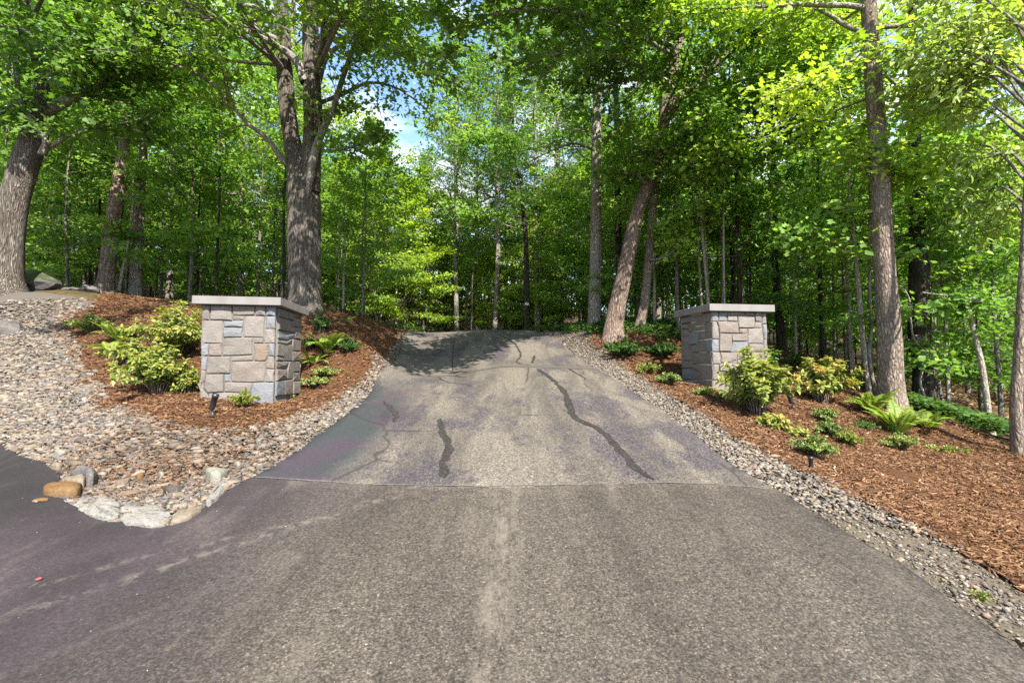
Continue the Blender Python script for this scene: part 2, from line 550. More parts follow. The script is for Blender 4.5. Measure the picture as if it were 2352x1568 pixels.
M_DEAD = mat_bark('dead_wood', (0.144, 0.126, 0.108), (0.216, 0.198, 0.174), (0.300, 0.276, 0.246), (12, 12, 4), 0.4)


def mat_leaf(name, stops, trans=0.52, rough=0.5, hue=0.17, spec=0.25):
    B = NB(name)
    r = B.attr('rnd')
    oi = B.n('ShaderNodeObjectInfo')
    f = B.math('ADD', r, B.math('MULTIPLY', B.math('SUBTRACT', oi.outputs['Random'], 0.5), hue * 2))
    c = B.ramp(f, stops)
    b = B.n('ShaderNodeBsdfPrincipled')
    B.l(c, b.inputs['Base Color'])
    b.inputs['Roughness'].default_value = rough
    b.inputs['Specular IOR Level'].default_value = spec
    tr = B.n('ShaderNodeBsdfTranslucent')
    tcol = B.mix(1.0, c, (1.25, 1.3, 0.5), 'MULTIPLY')
    B.l(tcol, tr.inputs[0])
    mx = B.n('ShaderNodeMixShader')
    mx.inputs[0].default_value = trans
    B.l(b.outputs[0], mx.inputs[1])
    B.l(tr.outputs[0], mx.inputs[2])
    B.l(mx.outputs[0], B.out.inputs[0])
    return B.m


L_OAK = mat_leaf('oak_leaves', [(0.0, (0.063, 0.125, 0.025)), (0.5, (0.130, 0.239, 0.041)), (0.85, (0.230, 0.351, 0.056)), (1.0, (0.354, 0.418, 0.078))])
L_MAPLE = mat_leaf('maple_leaves', [(0.0, (0.080, 0.167, 0.035)), (0.5, (0.161, 0.295, 0.053)), (0.85, (0.291, 0.428, 0.070)), (1.0, (0.417, 0.474, 0.093))])
L_BRIGHT = mat_leaf('bright_leaves', [(0.0, (0.135, 0.234, 0.031)), (0.5, (0.284, 0.404, 0.053)), (0.85, (0.403, 0.508, 0.063)), (1.0, (0.536, 0.559, 0.094))])
L_BEECH = mat_leaf('beech_leaves', [(0.0, (0.141, 0.230, 0.052)), (0.5, (0.254, 0.346, 0.082)), (0.9, (0.367, 0.420, 0.126)), (1.0, (0.452, 0.460, 0.178))], 0.45, 0.45, 0.1, 0.3)
L_PINE = mat_leaf('pine_needles', [(0.0, (0.056, 0.108, 0.041)), (0.6, (0.122, 0.197, 0.079)), (1.0, (0.255, 0.310, 0.120))], 0.2, 0.5)
L_SHRUB = mat_leaf('shrub_leaves', [(0.0, (0.078, 0.128, 0.028)), (0.4, (0.172, 0.223, 0.045)), (0.8, (0.291, 0.296, 0.068)), (0.95, (0.395, 0.296, 0.093)), (1.0, (0.437, 0.168, 0.074))], 0.35, 0.4, 0.06)
L_ORANGE = mat_leaf('orange_tip_leaves', [(0.0, (0.320, 0.267, 0.064)), (0.5, (0.480, 0.256, 0.085)), (1.0, (0.554, 0.160, 0.064))], 0.35, 0.4, 0.06)
L_FERN = mat_leaf('fern_leaves', [(0.0, (0.133, 0.218, 0.043)), (0.5, (0.231, 0.316, 0.054)), (1.0, (0.353, 0.401, 0.085))], 0.4, 0.5, 0.12)
L_LOW = mat_leaf('low_evergreen_leaves', [(0.0, (0.079, 0.139, 0.043)), (0.5, (0.169, 0.236, 0.068)), (0.9, (0.337, 0.357, 0.100)), (1.0, (0.497, 0.374, 0.129))], 0.25, 0.4, 0.12)
L_WOODS = mat_leaf('woodland_plant_leaves', [(0.0, (0.036, 0.083, 0.023)), (0.6, (0.072, 0.146, 0.035)), (1.0, (0.133, 0.195, 0.044))], 0.35, 0.4, 0.1)
B = NB('leaf_litter')
M_LITTER = B.finish(B.ramp(B.attr('rnd'), [(0.0, (0.05, 0.028, 0.014)), (0.5, (0.16, 0.092, 0.045)), (1.0, (0.32, 0.22, 0.13))]), 0.9, None, 0.1)
B = NB('black_metal')
M_BLACK = B.finish((0.018, 0.018, 0.02), 0.38, None, 0.5)
B = NB('lamp_glass')
M_GLASS = B.finish((0.10, 0.10, 0.11), 0.12, None, 0.6)
B = NB('white_plastic')
M_WHITE = B.finish((0.62, 0.62, 0.60), 0.6)
B = NB('red_rubber')
M_REDR = B.finish((0.20, 0.055, 0.045), 0.7)

# ------------------------------------------------------------------ mesh helpers


def mesh_np(name, V, F, mat, attr=None, cols=None, smooth=False):
    """V (n,3), F (m,k) uniform polygons or list of such arrays"""
    V = np.asarray(V, np.float32)
    Fs = F if isinstance(F, list) else [F]
    Fs = [np.asarray(f, np.int32) for f in Fs if len(f)]
    me = bpy.data.meshes.new(name)
    me.vertices.add(len(V))
    me.vertices.foreach_set('co', V.ravel())
    loops = np.concatenate([f.ravel() for f in Fs])
    tot = np.concatenate([np.full(len(f), f.shape[1], np.int32) for f in Fs])
    me.loops.add(len(loops))
    me.loops.foreach_set('vertex_index', loops)
    me.polygons.add(len(tot))
    me.polygons.foreach_set('loop_start', np.r_[0, np.cumsum(tot)[:-1]].astype(np.int32))
    try:
        me.polygons.foreach_set('loop_total', tot)
    except Exception:
        pass
    if attr is not None:
        a = me.attributes.new('rnd', 'FLOAT', 'POINT')
        a.data.foreach_set('value', np.asarray(attr, np.float32))
    if cols is not None:
        a = me.attributes.new('tint', 'FLOAT_COLOR', 'POINT')
        a.data.foreach_set('color', np.c_[cols, np.ones(len(cols))].astype(np.float32).ravel())
    if smooth:
        me.polygons.foreach_set('use_smooth', np.ones(len(tot), bool))
    me.update(calc_edges=True)
    me.materials.append(mat)
    return me


def link(name, me, parent=None, loc=None, rot=None, scale=None):
    o = bpy.data.objects.new(name, me)
    COL.objects.link(o)
    if parent:
        o.parent = parent
    if loc is not None:
        o.location = [float(v) for v in loc]
    if rot is not None:
        o.rotation_euler = rot
    if scale is not None:
        o.scale = scale if hasattr(scale, '__len__') else (scale,) * 3
    return o


def thing(name, label, cat, loc=(0, 0, 0), group=None, me=None, rotz=0.0, scale=1.0):
    o = link(name, me, None, loc, (0, 0, rotz), scale)
    o['label'] = label
    o['category'] = cat
    if group:
        o['group'] = group
    return o


def cat_meshes(parts):
    """join [(V, F), ...] of equal face size"""
    Vs, Fs, n = [], [], 0
    for V, F in parts:
        Vs.append(V)
        Fs.append(np.asarray(F) + n)
        n += len(V)
    return np.concatenate(Vs), np.concatenate(Fs)


def resample(P, n):
    P = np.asarray(P, float)
    m = len(P)
    if m < 3:
        t = np.linspace(0, 1, n)[:, None]
        return P[0] * (1 - t) + P[-1] * t
    s = np.r_[0, np.cumsum(np.linalg.norm(np.diff(P[:, :3], axis=0), axis=1))]
    u = np.linspace(0, s[-1], n)
    tang = np.gradient(P, s, axis=0)
    i = np.clip(np.searchsorted(s, u, 'right') - 1, 0, m - 2)
    h = (s[i + 1] - s[i])[:, None]
    t = ((u - s[i]) / h[:, 0])[:, None]
    return ((2 * t**3 - 3 * t**2 + 1) * P[i] + (t**3 - 2 * t**2 + t) * h * tang[i]
            + (-2 * t**3 + 3 * t**2) * P[i + 1] + (t**3 - t**2) * h * tang[i + 1])


def tube(P, R, k=6, rng=None, rough=0.0, cap=True):
    """tapered tube of quads along P; ends closed to a point"""
    P = np.asarray(P, float)
    R = np.asarray(R, float)
    n = len(P)
    T = np.gradient(P, axis=0)
    T /= np.linalg.norm(T, axis=1)[:, None] + 1e-9
    ref = np.array([1.0, 0.2, 0]) if abs(T[0, 0]) < 0.8 else np.array([0, 1.0, 0.2])
    A = ref - (T @ ref)[:, None] * T
    A /= np.linalg.norm(A, axis=1)[:, None] + 1e-9
    Bv = np.cross(T, A)
    th = np.linspace(0, 2 * np.pi, k, endpoint=False)
    rad = R[:, None] * np.ones(k)[None]
    if rough and rng is not None:
        ph = rng.uniform(0, 6.28, 4)
        z = np.arange(n)[:, None]
        rad = rad * (1 + rough * (0.5 * np.sin(3 * th + ph[0] + z * 0.13) + 0.35 * np.sin(5 * th + ph[1] - z * 0.21)
                                  + 0.35 * np.sin(2 * th + ph[2] + z * 0.35)) + rng.normal(0, rough * 0.25, (n, k)))
    V = P[:, None] + rad[..., None] * (np.cos(th)[None, :, None] * A[:, None] + np.sin(th)[None, :, None] * Bv[:, None])
    V = V.reshape(-1, 3)
    i = np.arange(n - 1)[:, None] * k
    j = np.arange(k)[None]
    jn = (j + 1) % k
    F = np.stack([i + j, i + jn, i + k + jn, i + k + j], -1).reshape(-1, 4)
    return V, F


LEAF = {
    'quad': (np.array([[0, 0, 0], [0.45, 0.36, 0.08], [1, 0, -0.06], [0.45, -0.36, 0.08]]), np.array([[0, 2, 1], [0, 3, 2]])),
    'long': (np.array([[0, 0, 0], [0.3, 0.24, 0.07], [0.68, 0.2, 0.04], [1, 0, -0.12], [0.68, -0.2, 0.04], [0.3, -0.24, 0.07], [0.5, 0, -0.02]]),
             np.array([[0, 6, 1], [1, 6, 2], [2, 6, 3], [3, 6, 4], [4, 6, 5], [5, 6, 0]])),
    'lobed': (np.array([[0, 0, 0], [0.24, 0.43, 0.08], [0.48, 0.15, 0.01], [0.72, 0.4, 0.0], [1, 0, -0.1], [0.72, -0.4, 0.0], [0.48, -0.15, 0.01], [0.24, -0.43, 0.08]]),
              np.array([[0, 2, 1], [2, 4, 3], [0, 6, 2], [2, 6, 4], [4, 6, 5], [0, 7, 6]])),
    'needle': (np.array([[0, 0.02, 0], [0, -0.02, 0], [1, 0, 0]]), np.array([[0, 1, 2]])),
}


def unit(v):
    return v / (np.linalg.norm(v, axis=-1, keepdims=True) + 1e-9)


def leaf_mesh(name, pos, dirv, nrm, size, shape, rnd, mat):
    T, F = LEAF[shape]
    d = unit(dirv)
    n = nrm - (nrm * d).sum(1, keepdims=True) * d
    n = unit(n)
    s = np.cross(n, d)
    V = pos[:, None] + size[:, None, None] * (T[None, :, 0:1] * d[:, None] + T[None, :, 1:2] * s[:, None] + T[None, :, 2:3] * n[:, None])
    m = len(T)
    N = len(pos)
    Fa = (F[None] + (np.arange(N) * m)[:, None, None]).reshape(-1, 3)
    return mesh_np(name, V.reshape(-1, 3), Fa, mat, attr=np.repeat(rnd, m))


def clip_cols(a):
    return np.clip(a, 0, 1)


# ------------------------------------------------------------------ sheets of the setting


def inside(poly, x, y):
    poly = np.asarray(poly)
    c = np.zeros(len(x), bool)
    n = len(poly)
    for i in range(n):
        x0, y0 = poly[i]
        x1, y1 = poly[(i + 1) % n]
        k = ((y0 > y) != (y1 > y))
        with np.errstate(divide='ignore', invalid='ignore'):
            xi = (x1 - x0) * (y - y0) / (y1 - y0) + x0
        c ^= k & (x < xi)
    return c


def densify(poly, step=0.12, jit=0.0, rng=None):
    out = []
    n = len(poly)
    for i in range(n):
        a, b = np.array(poly[i][:2]), np.array(poly[(i + 1) % n][:2])
        k = max(1, int(np.linalg.norm(b - a) / step))
        if np.linalg.norm(b - a) > 6:
            k = max(1, k // 4)
        for j in range(k):
            q = a + (b - a) * j / k
            if jit and rng is not None and j:
                q = q + rng.normal(0, jit, 2)
            out.append(q)
    return out


def sheet(name, poly, dz, mat, step=0.18, bump=0.0, skirt=0.0, jit=0.0, seed=0, maxy=26, kind='structure', parent=None):
    rng = np.random.default_rng(seed + 5)
    out = densify(poly, step, jit, rng)
    P = np.array(out)
    x0, y0 = P.min(0)
    x1, y1 = P.max(0)
    gx, gy = np.meshgrid(np.arange(x0 + step / 2, x1, step), np.arange(y0 + step / 2, min(y1, maxy), step))
    gx = gx.ravel() + rng.uniform(-.3, .3, gx.size) * step
    gy = gy.ravel() + rng.uniform(-.3, .3, gy.size) * step
    k = inside(P, gx, gy)
    pts = [Vector(q) for q in out] + [Vector(q) for q in np.c_[gx[k], gy[k]]]
    ne = len(out)
    res = delaunay_2d_cdt(pts, [(i, (i + 1) % ne) for i in range(ne)], [], 1, 1e-5)
    V2 = np.array([(v.x, v.y) for v in res[0]])
    F = np.array([f for f in res[2] if len(f) == 3])
    # keep triangles whose centroid is inside
    cen = V2[F].mean(1)
    F = F[inside(P, cen[:, 0], cen[:, 1])]
    z = H(V2[:, 0], V2[:, 1]) + dz
    if bump:
        z = z + np.array([mnoise.noise((x * 2.2, y * 2.2, seed)) * bump + mnoise.noise((x * 6, y * 6, seed)) * bump * 0.4 for x, y in V2])
    a, b, c = V2[F[:, 0]], V2[F[:, 1]], V2[F[:, 2]]
    flip = ((b - a)[:, 0] * (c - a)[:, 1] - (b - a)[:, 1] * (c - a)[:, 0]) < 0
    F[flip] = F[flip][:, ::-1]
    V = np.c_[V2, z]
    Fl = [F]
    if skirt:
        B_ = V[:ne].copy()
        B_[:, 2] -= skirt
        n0 = len(V)
        i = np.arange(ne)
        j = (i + 1) % ne
        Fl.append(np.c_[i, n0 + i, n0 + j, j])
        V = np.r_[V, B_]
    me = mesh_np(name, V, Fl, mat, smooth=False)
    o = link(name, me, parent)
    if parent is None:
        o['kind'] = kind
    return o, P


xy = lambda p: (float(p[0]), float(p[1]))

# ground: one sheet, fine near, coarse to the horizon
gxs = np.unique(np.r_[np.linspace(-600, -60, 10), np.linspace(-60, -16, 30), np.arange(-16, 16.1, 0.3), np.linspace(16, 60, 30), np.linspace(60, 600, 10)])
gys = np.unique(np.r_[np.linspace(-300, -12, 8), np.arange(-12, 2, 1.0), np.arange(2, 22.1, 0.3), np.linspace(22.1, 70, 40), np.linspace(70, 900, 12)])
GX, GY = np.meshgrid(gxs, gys)
GZ = H(GX, GY) - 0.06
wild = np.array([[mnoise.noise((x * 0.7, y * 0.7, 3)) * 0.10 + mnoise.noise((x * 2.1, y * 2.1, 9)) * 0.04 for x in gxs] for y in gys])
GZ += np.where((GY > 12) | (np.abs(GX) > 7), np.maximum(wild, -0.3), np.minimum(wild, 0) * 0.3)
nx, ny = len(gxs), len(gys)
idx = np.arange(nx * ny).reshape(ny, nx)
GF = np.stack([idx[:-1, :-1], idx[:-1, 1:], idx[1:, 1:], idx[1:, :-1]], -1).reshape(-1, 4)
og = link('ground', mesh_np('ground', np.c_[GX.ravel(), GY.ravel(), GZ.ravel()], GF, M_FLOOR, smooth=True))
og['kind'] = 'structure'

# asphalt
seam = [on_road(*p) for p in ((570, 1104), (760, 1113), (980, 1121), (1110, 1126), (1300, 1127), (1500, 1131), (1785, 1131))]
drive_poly = [xy(p) for p in rl] + [xy(p) for p in seam[1:-1]] + [xy(p) for p in rr[::-1]] + [(0.5, 16.5), (-0.2, 20), (-2.0, 23), (-4.6, 23), (-3.4, 18)]
apron_poly = [xy(p) for p in al[::-1]] + [xy(p) for p in seam[1:]] + [xy(p) for p in ar[1:]] + [(4.2, 0.4), (6.5, -1.5), (8, -6), (-9, -6), (-13, 1), (-12, 6.5)]
od, DRIVE = sheet('driveway', drive_poly, 0.022, M_OLD, 0.2, 0.006, 0.07, 0.012, 1)
oa, APRON = sheet('road_apron', apron_poly, 0.026, M_APRON, 0.2, 0.006, 0.08, 0.012, 2)
band = [on_road(*p) for p in ((905, 842), (1040, 852), (1150, 846), (1380, 852))]
bandb = [on_road(*p) for p in ((1372, 846), (1150, 840), (1040, 845), (908, 837))]
sheet('asphalt_patch', [xy(p) for p in band + bandb], 0.0265, M_PATCH, 0.15, 0.002, 0, 0.01, 3, parent=od)


def strip_on_road(name, pix, wpx, mat, seed, dz=0.027, parent=None):
    """tar seal following a crack: pixel polyline with width in pixels"""
    rng = np.random.default_rng(seed)
    P = np.array([on_road(*q) for q in pix])
    w = np.array([wv * .78 * q[1] / FPX for wv, q in zip(wpx, P)])
    Q = resample(np.c_[P, w], max(14, len(pix) * 9))
    P, w = Q[:, :3], Q[:, 3]
    t = unit(np.gradient(P[:, :2], axis=0))
    nrm = np.c_[-t[:, 1], t[:, 0]]
    n = len(P)
    kk = np.ones(3) / 3
    wl = w * (0.5 + np.convolve(rng.normal(0, 0.2, n), kk, 'same'))
    wr = w * (0.5 + np.convolve(rng.normal(0, 0.2, n), kk, 'same'))
    off = np.c_[np.convolve(rng.normal(0, 0.012, n), kk, 'same'), np.convolve(rng.normal(0, 0.012, n), kk, 'same')]
    tp_ = np.minimum(1, np.minimum(np.arange(n) + .3, np.arange(n)[::-1] + .3) / 2.5)
    wl, wr = wl * tp_, wr * tp_
    A = P[:, :2] + off + nrm * wl[:, None]
    C = P[:, :2] + off - nrm * wr[:, None]
    V = np.r_[np.c_[A, H(A[:, 0], A[:, 1]) + dz], np.c_[C, H(C[:, 0], C[:, 1]) + dz]]
    i = np.arange(n - 1)
    link(name, mesh_np(name, V, np.c_[i, i + n, i + n + 1, i + 1], mat), parent)


strip_on_road('tar_seal', [(1233, 852), (1262, 872), (1285, 893), (1300, 912), (1310, 945), (1322, 968), (1365, 990), (1400, 1020), (1440, 1065), (1485, 1110), (1505, 1120)],
              [8, 14, 14, 18, 22, 22, 18, 22, 22, 26, 20], M_TAR, 1, parent=od)
strip_on_road('tar_seal', [(1011, 958), (1014, 985), (1028, 1015), (1030, 1038), (1018, 1060), (1024, 1100)], [12, 20, 22, 26, 26, 26], M_TAR, 2, parent=od)
strip_on_road('tar_seal', [(880, 922), (898, 936), (908, 948), (904, 966)], [8, 16, 16, 10], M_TAR, 3, parent=od)
strip_on_road('tar_seal', [(1142, 768), (1170, 782), (1190, 800), (1196, 815), (1186, 828), (1200, 838), (1222, 842)], [4, 6, 6, 5, 4, 4, 3], M_TAR, 4, parent=od)
strip_on_road('tar_seal', [(1228, 812), (1222, 836)], [8, 7], M_TAR, 5, parent=od)
strip_on_road('tar_seal', [(1010, 855), (1014, 868), (1040, 880), (1070, 884), (1082, 888)], [5, 4, 3, 4, 6], M_TAR, 6, parent=od)
strip_on_road('tar_seal', [(1045, 852), (1060, 862), (1072, 866)], [8, 8, 4], M_TAR, 7, parent=od)
strip_on_road('tar_seal', [(1300, 845), (1325, 864), (1350, 878)], [6, 5, 3], M_TAR, 8, parent=od)
strip_on_road('tar_seal', [(1045, 768), (1040, 800), (1040, 838)], [2, 3, 4], M_TAR, 9, parent=od)

rs = np.random.default_rng(8)
for k in range(3):
    sp_ = [(570 + k * 405, 1104 + [0, 15, 25][k]), (770 + k * 405, 1113 + [0, 12, 17][k]), (975 + k * 405, 1121 + [0, 8, 10][k])]
    strip_on_road('seam_line', [(x, y - 1) for x, y in sp_], [5, 6, 5], M_SAND, 30 + k, 0.0285, od)

# beds
MUL_L = [(112, 752), (150, 722), (215, 700), (400, 690), (560, 692), (700, 708), (760, 716), (840, 732), (900, 752), (934, 764),
         (925, 795), (898, 838), (855, 876), (800, 908), (760, 935), (700, 962), (640, 985), (560, 1005), (480, 1010), (420, 1003), (360, 990),
         (300, 965), (225, 932), (185, 890), (162, 850), (150, 800), (130, 770)]
MUL_R = [(1345, 790), (1405, 818), (1470, 870), (1530, 905), (1600, 945), (1680, 1000), (1760, 1045), (1850, 1090), (1950, 1140), (2050, 1188),
         (2150, 1240), (2250, 1300), (2352, 1372)]
mulL = [xy(hit(*p)) for p in MUL_L]
mulR = [xy(hit(*p)) for p in MUL_R] + [(5.2, 1.6), (8.5, 1.6), (8.8, 5.4)] + [xy(at(x, y, Y)) for x, y, Y in
        ((2352, 1052, 6.3), (2250, 1020, 6.9), (2150, 990, 7.5), (2060, 945, 8.0), (1960, 900, 9.3), (1830, 860, 10.2), (1650, 830, 10.8), (1550, 800, 11.6), (1450, 785, 12.0), (1370, 775, 12.6))]
om1, MULL = sheet('mulch_bed', mulL, 0.012, M_MULCH, 0.14, 0.035, 0, 0.03, 11)
om2, MULR = sheet('mulch_bed', mulR, 0.012, M_MULCH, 0.14, 0.035, 0, 0.03, 12)
gravL = [xy(p) for p in al[::-1]] + [xy(p) for p in rl[::-1]] + [(-3.2, 16)] + mulL[9::-1] + [xy(hit(60, 700)), xy(at(0, 705, 9.3)), (-13.5, 9.6), (-14, 7)]
gravR = [xy(p) for p in rr] + [xy(p) for p in ar[1:]] + [(4.2, 0.4), (6.5, 0.8)] + mulR[12::-1] + [(1.9, 13.0), (1.4, 14.6)]
# the bed under mulch edges: fines lie a little lower than the mulch
GL_full = [xy(p) for p in al[::-1]] + [xy(p) for p in rl[::-1]] + [xy(hit(934, 764))] + [xy(hit(*p)) for p in ((900, 775), (860, 800), (760, 850), (700, 900), (560, 960), (420, 960), (300, 900), (240, 840), (230, 780), (240, 720), (200, 690), (150, 686), (60, 690), (0, 694))] \
    + [(-14, 9.6), (-14, 7)]
GR_full = [xy(p) for p in rr] + [xy(p) for p in ar[1:]] + [(4.2, 0.4), (6.5, 0.8), (6.6, 2.2)] + \
    [xy(hit(x + 45, y - 22)) for x, y in MUL_R[::-1][1:]] + [(1.9, 13.4), (1.2, 14.8)]
og1, _g = sheet('gravel_bed', GL_full, -0.012, M_FINES, 0.16, 0.03, 0, 0.0, 21)
og2, _g = sheet('gravel_bed', GR_full, -0.012, M_FINES, 0.16, 0.03, 0, 0.0, 22)
side_poly = [xy(hit(*p_)) for p_ in ((0, 702), (70, 697), (150, 690), (190, 684), (120, 676), (60, 672), (0, 668))] + [(-15, 10.6), (-15, 9.2)]
sheet('side_path', side_poly, 0.012, M_PATCH, 0.2, 0.01, 0, 0.03, 4)
# ------------------------------------------------------------------ loose gravel and mulch
# angular shards: eight-cornered blocks with every corner knocked about
ICV = np.array([(x, y, z) for z in (-1, 1) for y in (-1, 1) for x in (-1, 1)], float)
ICF = np.array([(0, 2, 3), (0, 3, 1), (4, 5, 7), (4, 7, 6), (0, 1, 5), (0, 5, 4), (2, 6, 7), (2, 7, 3), (0, 4, 6), (0, 6, 2), (1, 3, 7), (1, 7, 5)])
NV = 8
_r = np.random.default_rng(77)
STONE = []
for _ in range(24):
    b_ = ICV * np.where(ICV[:, 2:] > 0, _r.uniform(.45, .85), 1.0) + _r.normal(0, 0.24, (8, 3))
    STONE.append(b_ * np.array([.8, _r.uniform(.4, .68), _r.uniform(.2, .42)]))
TINTS = np.array([(.40, .34, .275), (.31, .27, .23), (.48, .42, .35), (.24, .225, .225), (.36, .27, .215), (.20, .18, .165), (.53, .48, .41), (.33, .315, .31), (.43, .35, .26)]) * np.array([.405, .383, .352])


def rot_z(a):
    c, s = np.cos(a), np.sin(a)
    z = np.zeros_like(c)
    o = np.ones_like(c)
    return np.stack([np.stack([c, -s, z], -1), np.stack([s, c, z], -1), np.stack([z, z, o], -1)], -2)


def rot_x(a):
    c, s = np.cos(a), np.sin(a)
    z = np.zeros_like(c)
    o = np.ones_like(c)
    return np.stack([np.stack([o, z, z], -1), np.stack([z, c, -s], -1), np.stack([z, s, c], -1)], -2)


def sample_poly(poly, n, rng):
    P = np.asarray(poly)
    lo, hi = P.min(0), P.max(0)
    out = []
    got = 0
    while got < n:
        q = rng.uniform(lo, hi, (n * 2, 2))
        q = q[inside(P, q[:, 0], q[:, 1])]
        out.append(q)
        got += len(q)
    return np.concatenate(out)[:n]


def in_view(q, pad=1.2):
    return (q[:, 1] > 1.2) & (np.abs(q[:, 0]) < q[:, 1] * 1.16 + pad)


def near_edge(q, poly, d):
    """True where q is inside poly deeper than d (sampled in eight directions)"""
    k = inside(poly, q[:, 0], q[:, 1])
    for a in np.linspace(0, 6.28, 9)[:-1]:
        k &= inside(poly, q[:, 0] + np.cos(a) * d, q[:, 1] + np.sin(a) * d)
    return k


def scatter_stones(name, q, size, label, rng, sink=0.15, tint=1.0, brown=None):
    n = len(q)
    var = rng.integers(0, len(STONE), n)
    V = np.array(STONE)[var] * size[:, None, None]
    R = rot_z(rng.uniform(0, 6.28, n)) @ rot_x(rng.normal(0, 0.45, n))
    V = np.einsum('nij,nkj->nki', R, V)
    z = H(q[:, 0], q[:, 1]) + size * (0.35 - sink) * 0.6 + rng.uniform(0, 0.02, n)
    V += np.c_[q, z][:, None]
    F = (ICF[None] + (np.arange(n) * NV)[:, None, None]).reshape(-1, 3)
    t = TINTS[rng.integers(0, len(TINTS), n)] * rng.uniform(0.7, 1.2, (n, 1)) * tint
    if brown is not None:
        t = t * (1 - brown[:, None] * np.array([.30, .38, .44]))
    o = link(name, mesh_np(name, V.reshape(-1, 3), F, M_STONES, cols=np.repeat(t, NV, 0)))
    o['kind'] = 'stuff'
    o['label'] = label
    o['category'] = 'gravel'
    return o


rng = np.random.default_rng(5)
q = sample_poly(GL_full, 76000, rng)
q = q[in_view(q)]
q = q[~near_edge(q, MULL, 0.16) & ~near_edge(q, APRON, 0.03) & ~near_edge(q, DRIVE, 0.03)]
keep = rng.random(len(q)) < np.clip(1.25 - q[:, 1] * 0.05, 0.3, 1)
q = q[keep]
strip = np.clip((q[:, 0] + 3.0) / 1.2, 0, 1) * 0.25
sz = np.exp(rng.normal(-3.82, 0.45, len(q))) * (1 - strip)
scatter_stones('gravel', q, np.clip(sz, 0.012, 0.085), 'loose tan and grey gravel of flat stones filling the ditch left of the drive', rng,
               brown=np.clip(1.15 - np.hypot((q[:, 0] + 3.35) / 1.3, (q[:, 1] - 4.55) / .8), 0, 1) * rng.uniform(.6, 1, len(q)))
q = sample_poly(GR_full, 38000, rng)
q = q[in_view(q)]
q = q[~near_edge(q, MULR, 0.12) & ~near_edge(q, APRON, 0.02) & ~near_edge(q, DRIVE, 0.02)]
pr = np.where(q[:, 1] < 3.6, 0.45, 0.9)
q = q[rng.random(len(q)) < pr]
sz = np.exp(rng.normal(-4.12, 0.38, len(q)))
sz = sz * np.where(q[:, 1] < 3.6, 0.7, 1.0)
scatter_stones('gravel', q, np.clip(sz, 0.008, 0.05), 'loose pale gravel strip along the right edge of the drive', rng, tint=1.1)


q = np.r_[sample_poly(APRON, 5200, rng), sample_poly(DRIVE, 1500, rng)]
q = q[in_view(q, 0.3)]
n = len(q)
V = np.array(STONE)[rng.integers(0, len(STONE), n)] * np.exp(rng.normal(-5.7, 0.45, n))[:, None, None]
V = np.einsum('nij,nkj->nki', rot_z(rng.uniform(0, 6.28, n)), V) + np.c_[q, H(q[:, 0], q[:, 1]) + 0.028][:, None]
o = link('grit', mesh_np('grit', V.reshape(-1, 3), (ICF[None] + (np.arange(n) * NV)[:, None, None]).reshape(-1, 3), M_STONES,
                         cols=np.repeat(TINTS[rng.integers(0, len(TINTS), n)] * rng.uniform(.7, 1.3, (n, 1)), NV, 0)))
o['kind'] = 'stuff'
o['label'] = 'loose pale grit scattered over the asphalt'
o['category'] = 'grit'


def chips(name, poly, n, rng, label, extra=None):
    q = sample_poly(poly, n, rng)
    q = q + rng.normal(0, 0.06, q.shape)
    if extra is not None:
        q = np.r_[q, extra]
    q = q[in_view(q)]
    q = q[~near_edge(q, APRON, 0.05) & ~near_edge(q, DRIVE, 0.05)]
    q = q[rng.random(len(q)) < np.clip(1.5 - q[:, 1] * 0.085, 0.22, 1)]
    n = len(q)
    L = rng.uniform(0.007, 0.026, n) * (1 + np.clip(q[:, 1] - 6, 0, 6) * 0.06)
    w = rng.uniform(0.15, 0.34, n)
    T = np.array([[-1, 0, 0], [-.9, 1, .0], [1, .9, 0], [1.05, -.1, 0], [.9, -1, 0], [-1, -.9, 0]])
    V = np.repeat(T[None], n, 0)
    V[:, :, 1] *= w[:, None]
    V[:, [0, 3], 2] = w[:, None] * 0.7
    V *= L[:, None, None]
    R = rot_z(rng.uniform(0, 6.28, n)) @ rot_x(rng.normal(0, 0.5, n))
    tl = rng.normal(0, 0.28, n)
    V[:, :, 2] += V[:, :, 0] * tl[:, None]
    V = np.einsum('nij,nkj->nki', R, V)
    bump = np.array([mnoise.noise((x * 2.2, y * 2.2, 11)) * .035 for x, y in q])
    z = H(q[:, 0], q[:, 1]) + 0.02 + rng.uniform(-0.004, 0.02, n) + np.maximum(bump, -0.01)
    V += np.c_[q, z][:, None]
    F = np.array([[0, 3, 2, 1], [0, 5, 4, 3]])
    F = (F[None] + (np.arange(n) * 6)[:, None, None]).reshape(-1, 4)
    r = np.repeat(np.clip(rng.beta(2, 2.2, n), 0, 1), 6)
    o = link(name, mesh_np(name, V.reshape(-1, 3), F, M_CHIPS, attr=r))
    o['kind'] = 'stuff'
    o['label'] = label
    o['category'] = 'mulch'


washed = rng.normal((-3.35, 4.6), (.75, .42), (3000, 2))
washed = washed[inside(np.asarray(GL_full), washed[:, 0], washed[:, 1])]
chips('mulch_chips', MULL, 108000, rng, 'red brown bark mulch chips around the left stone pillar', washed)
chips('mulch_chips', MULR, 140000, rng, 'red brown bark mulch chips around the right stone pillar')

# ------------------------------------------------------------------ stone pillars


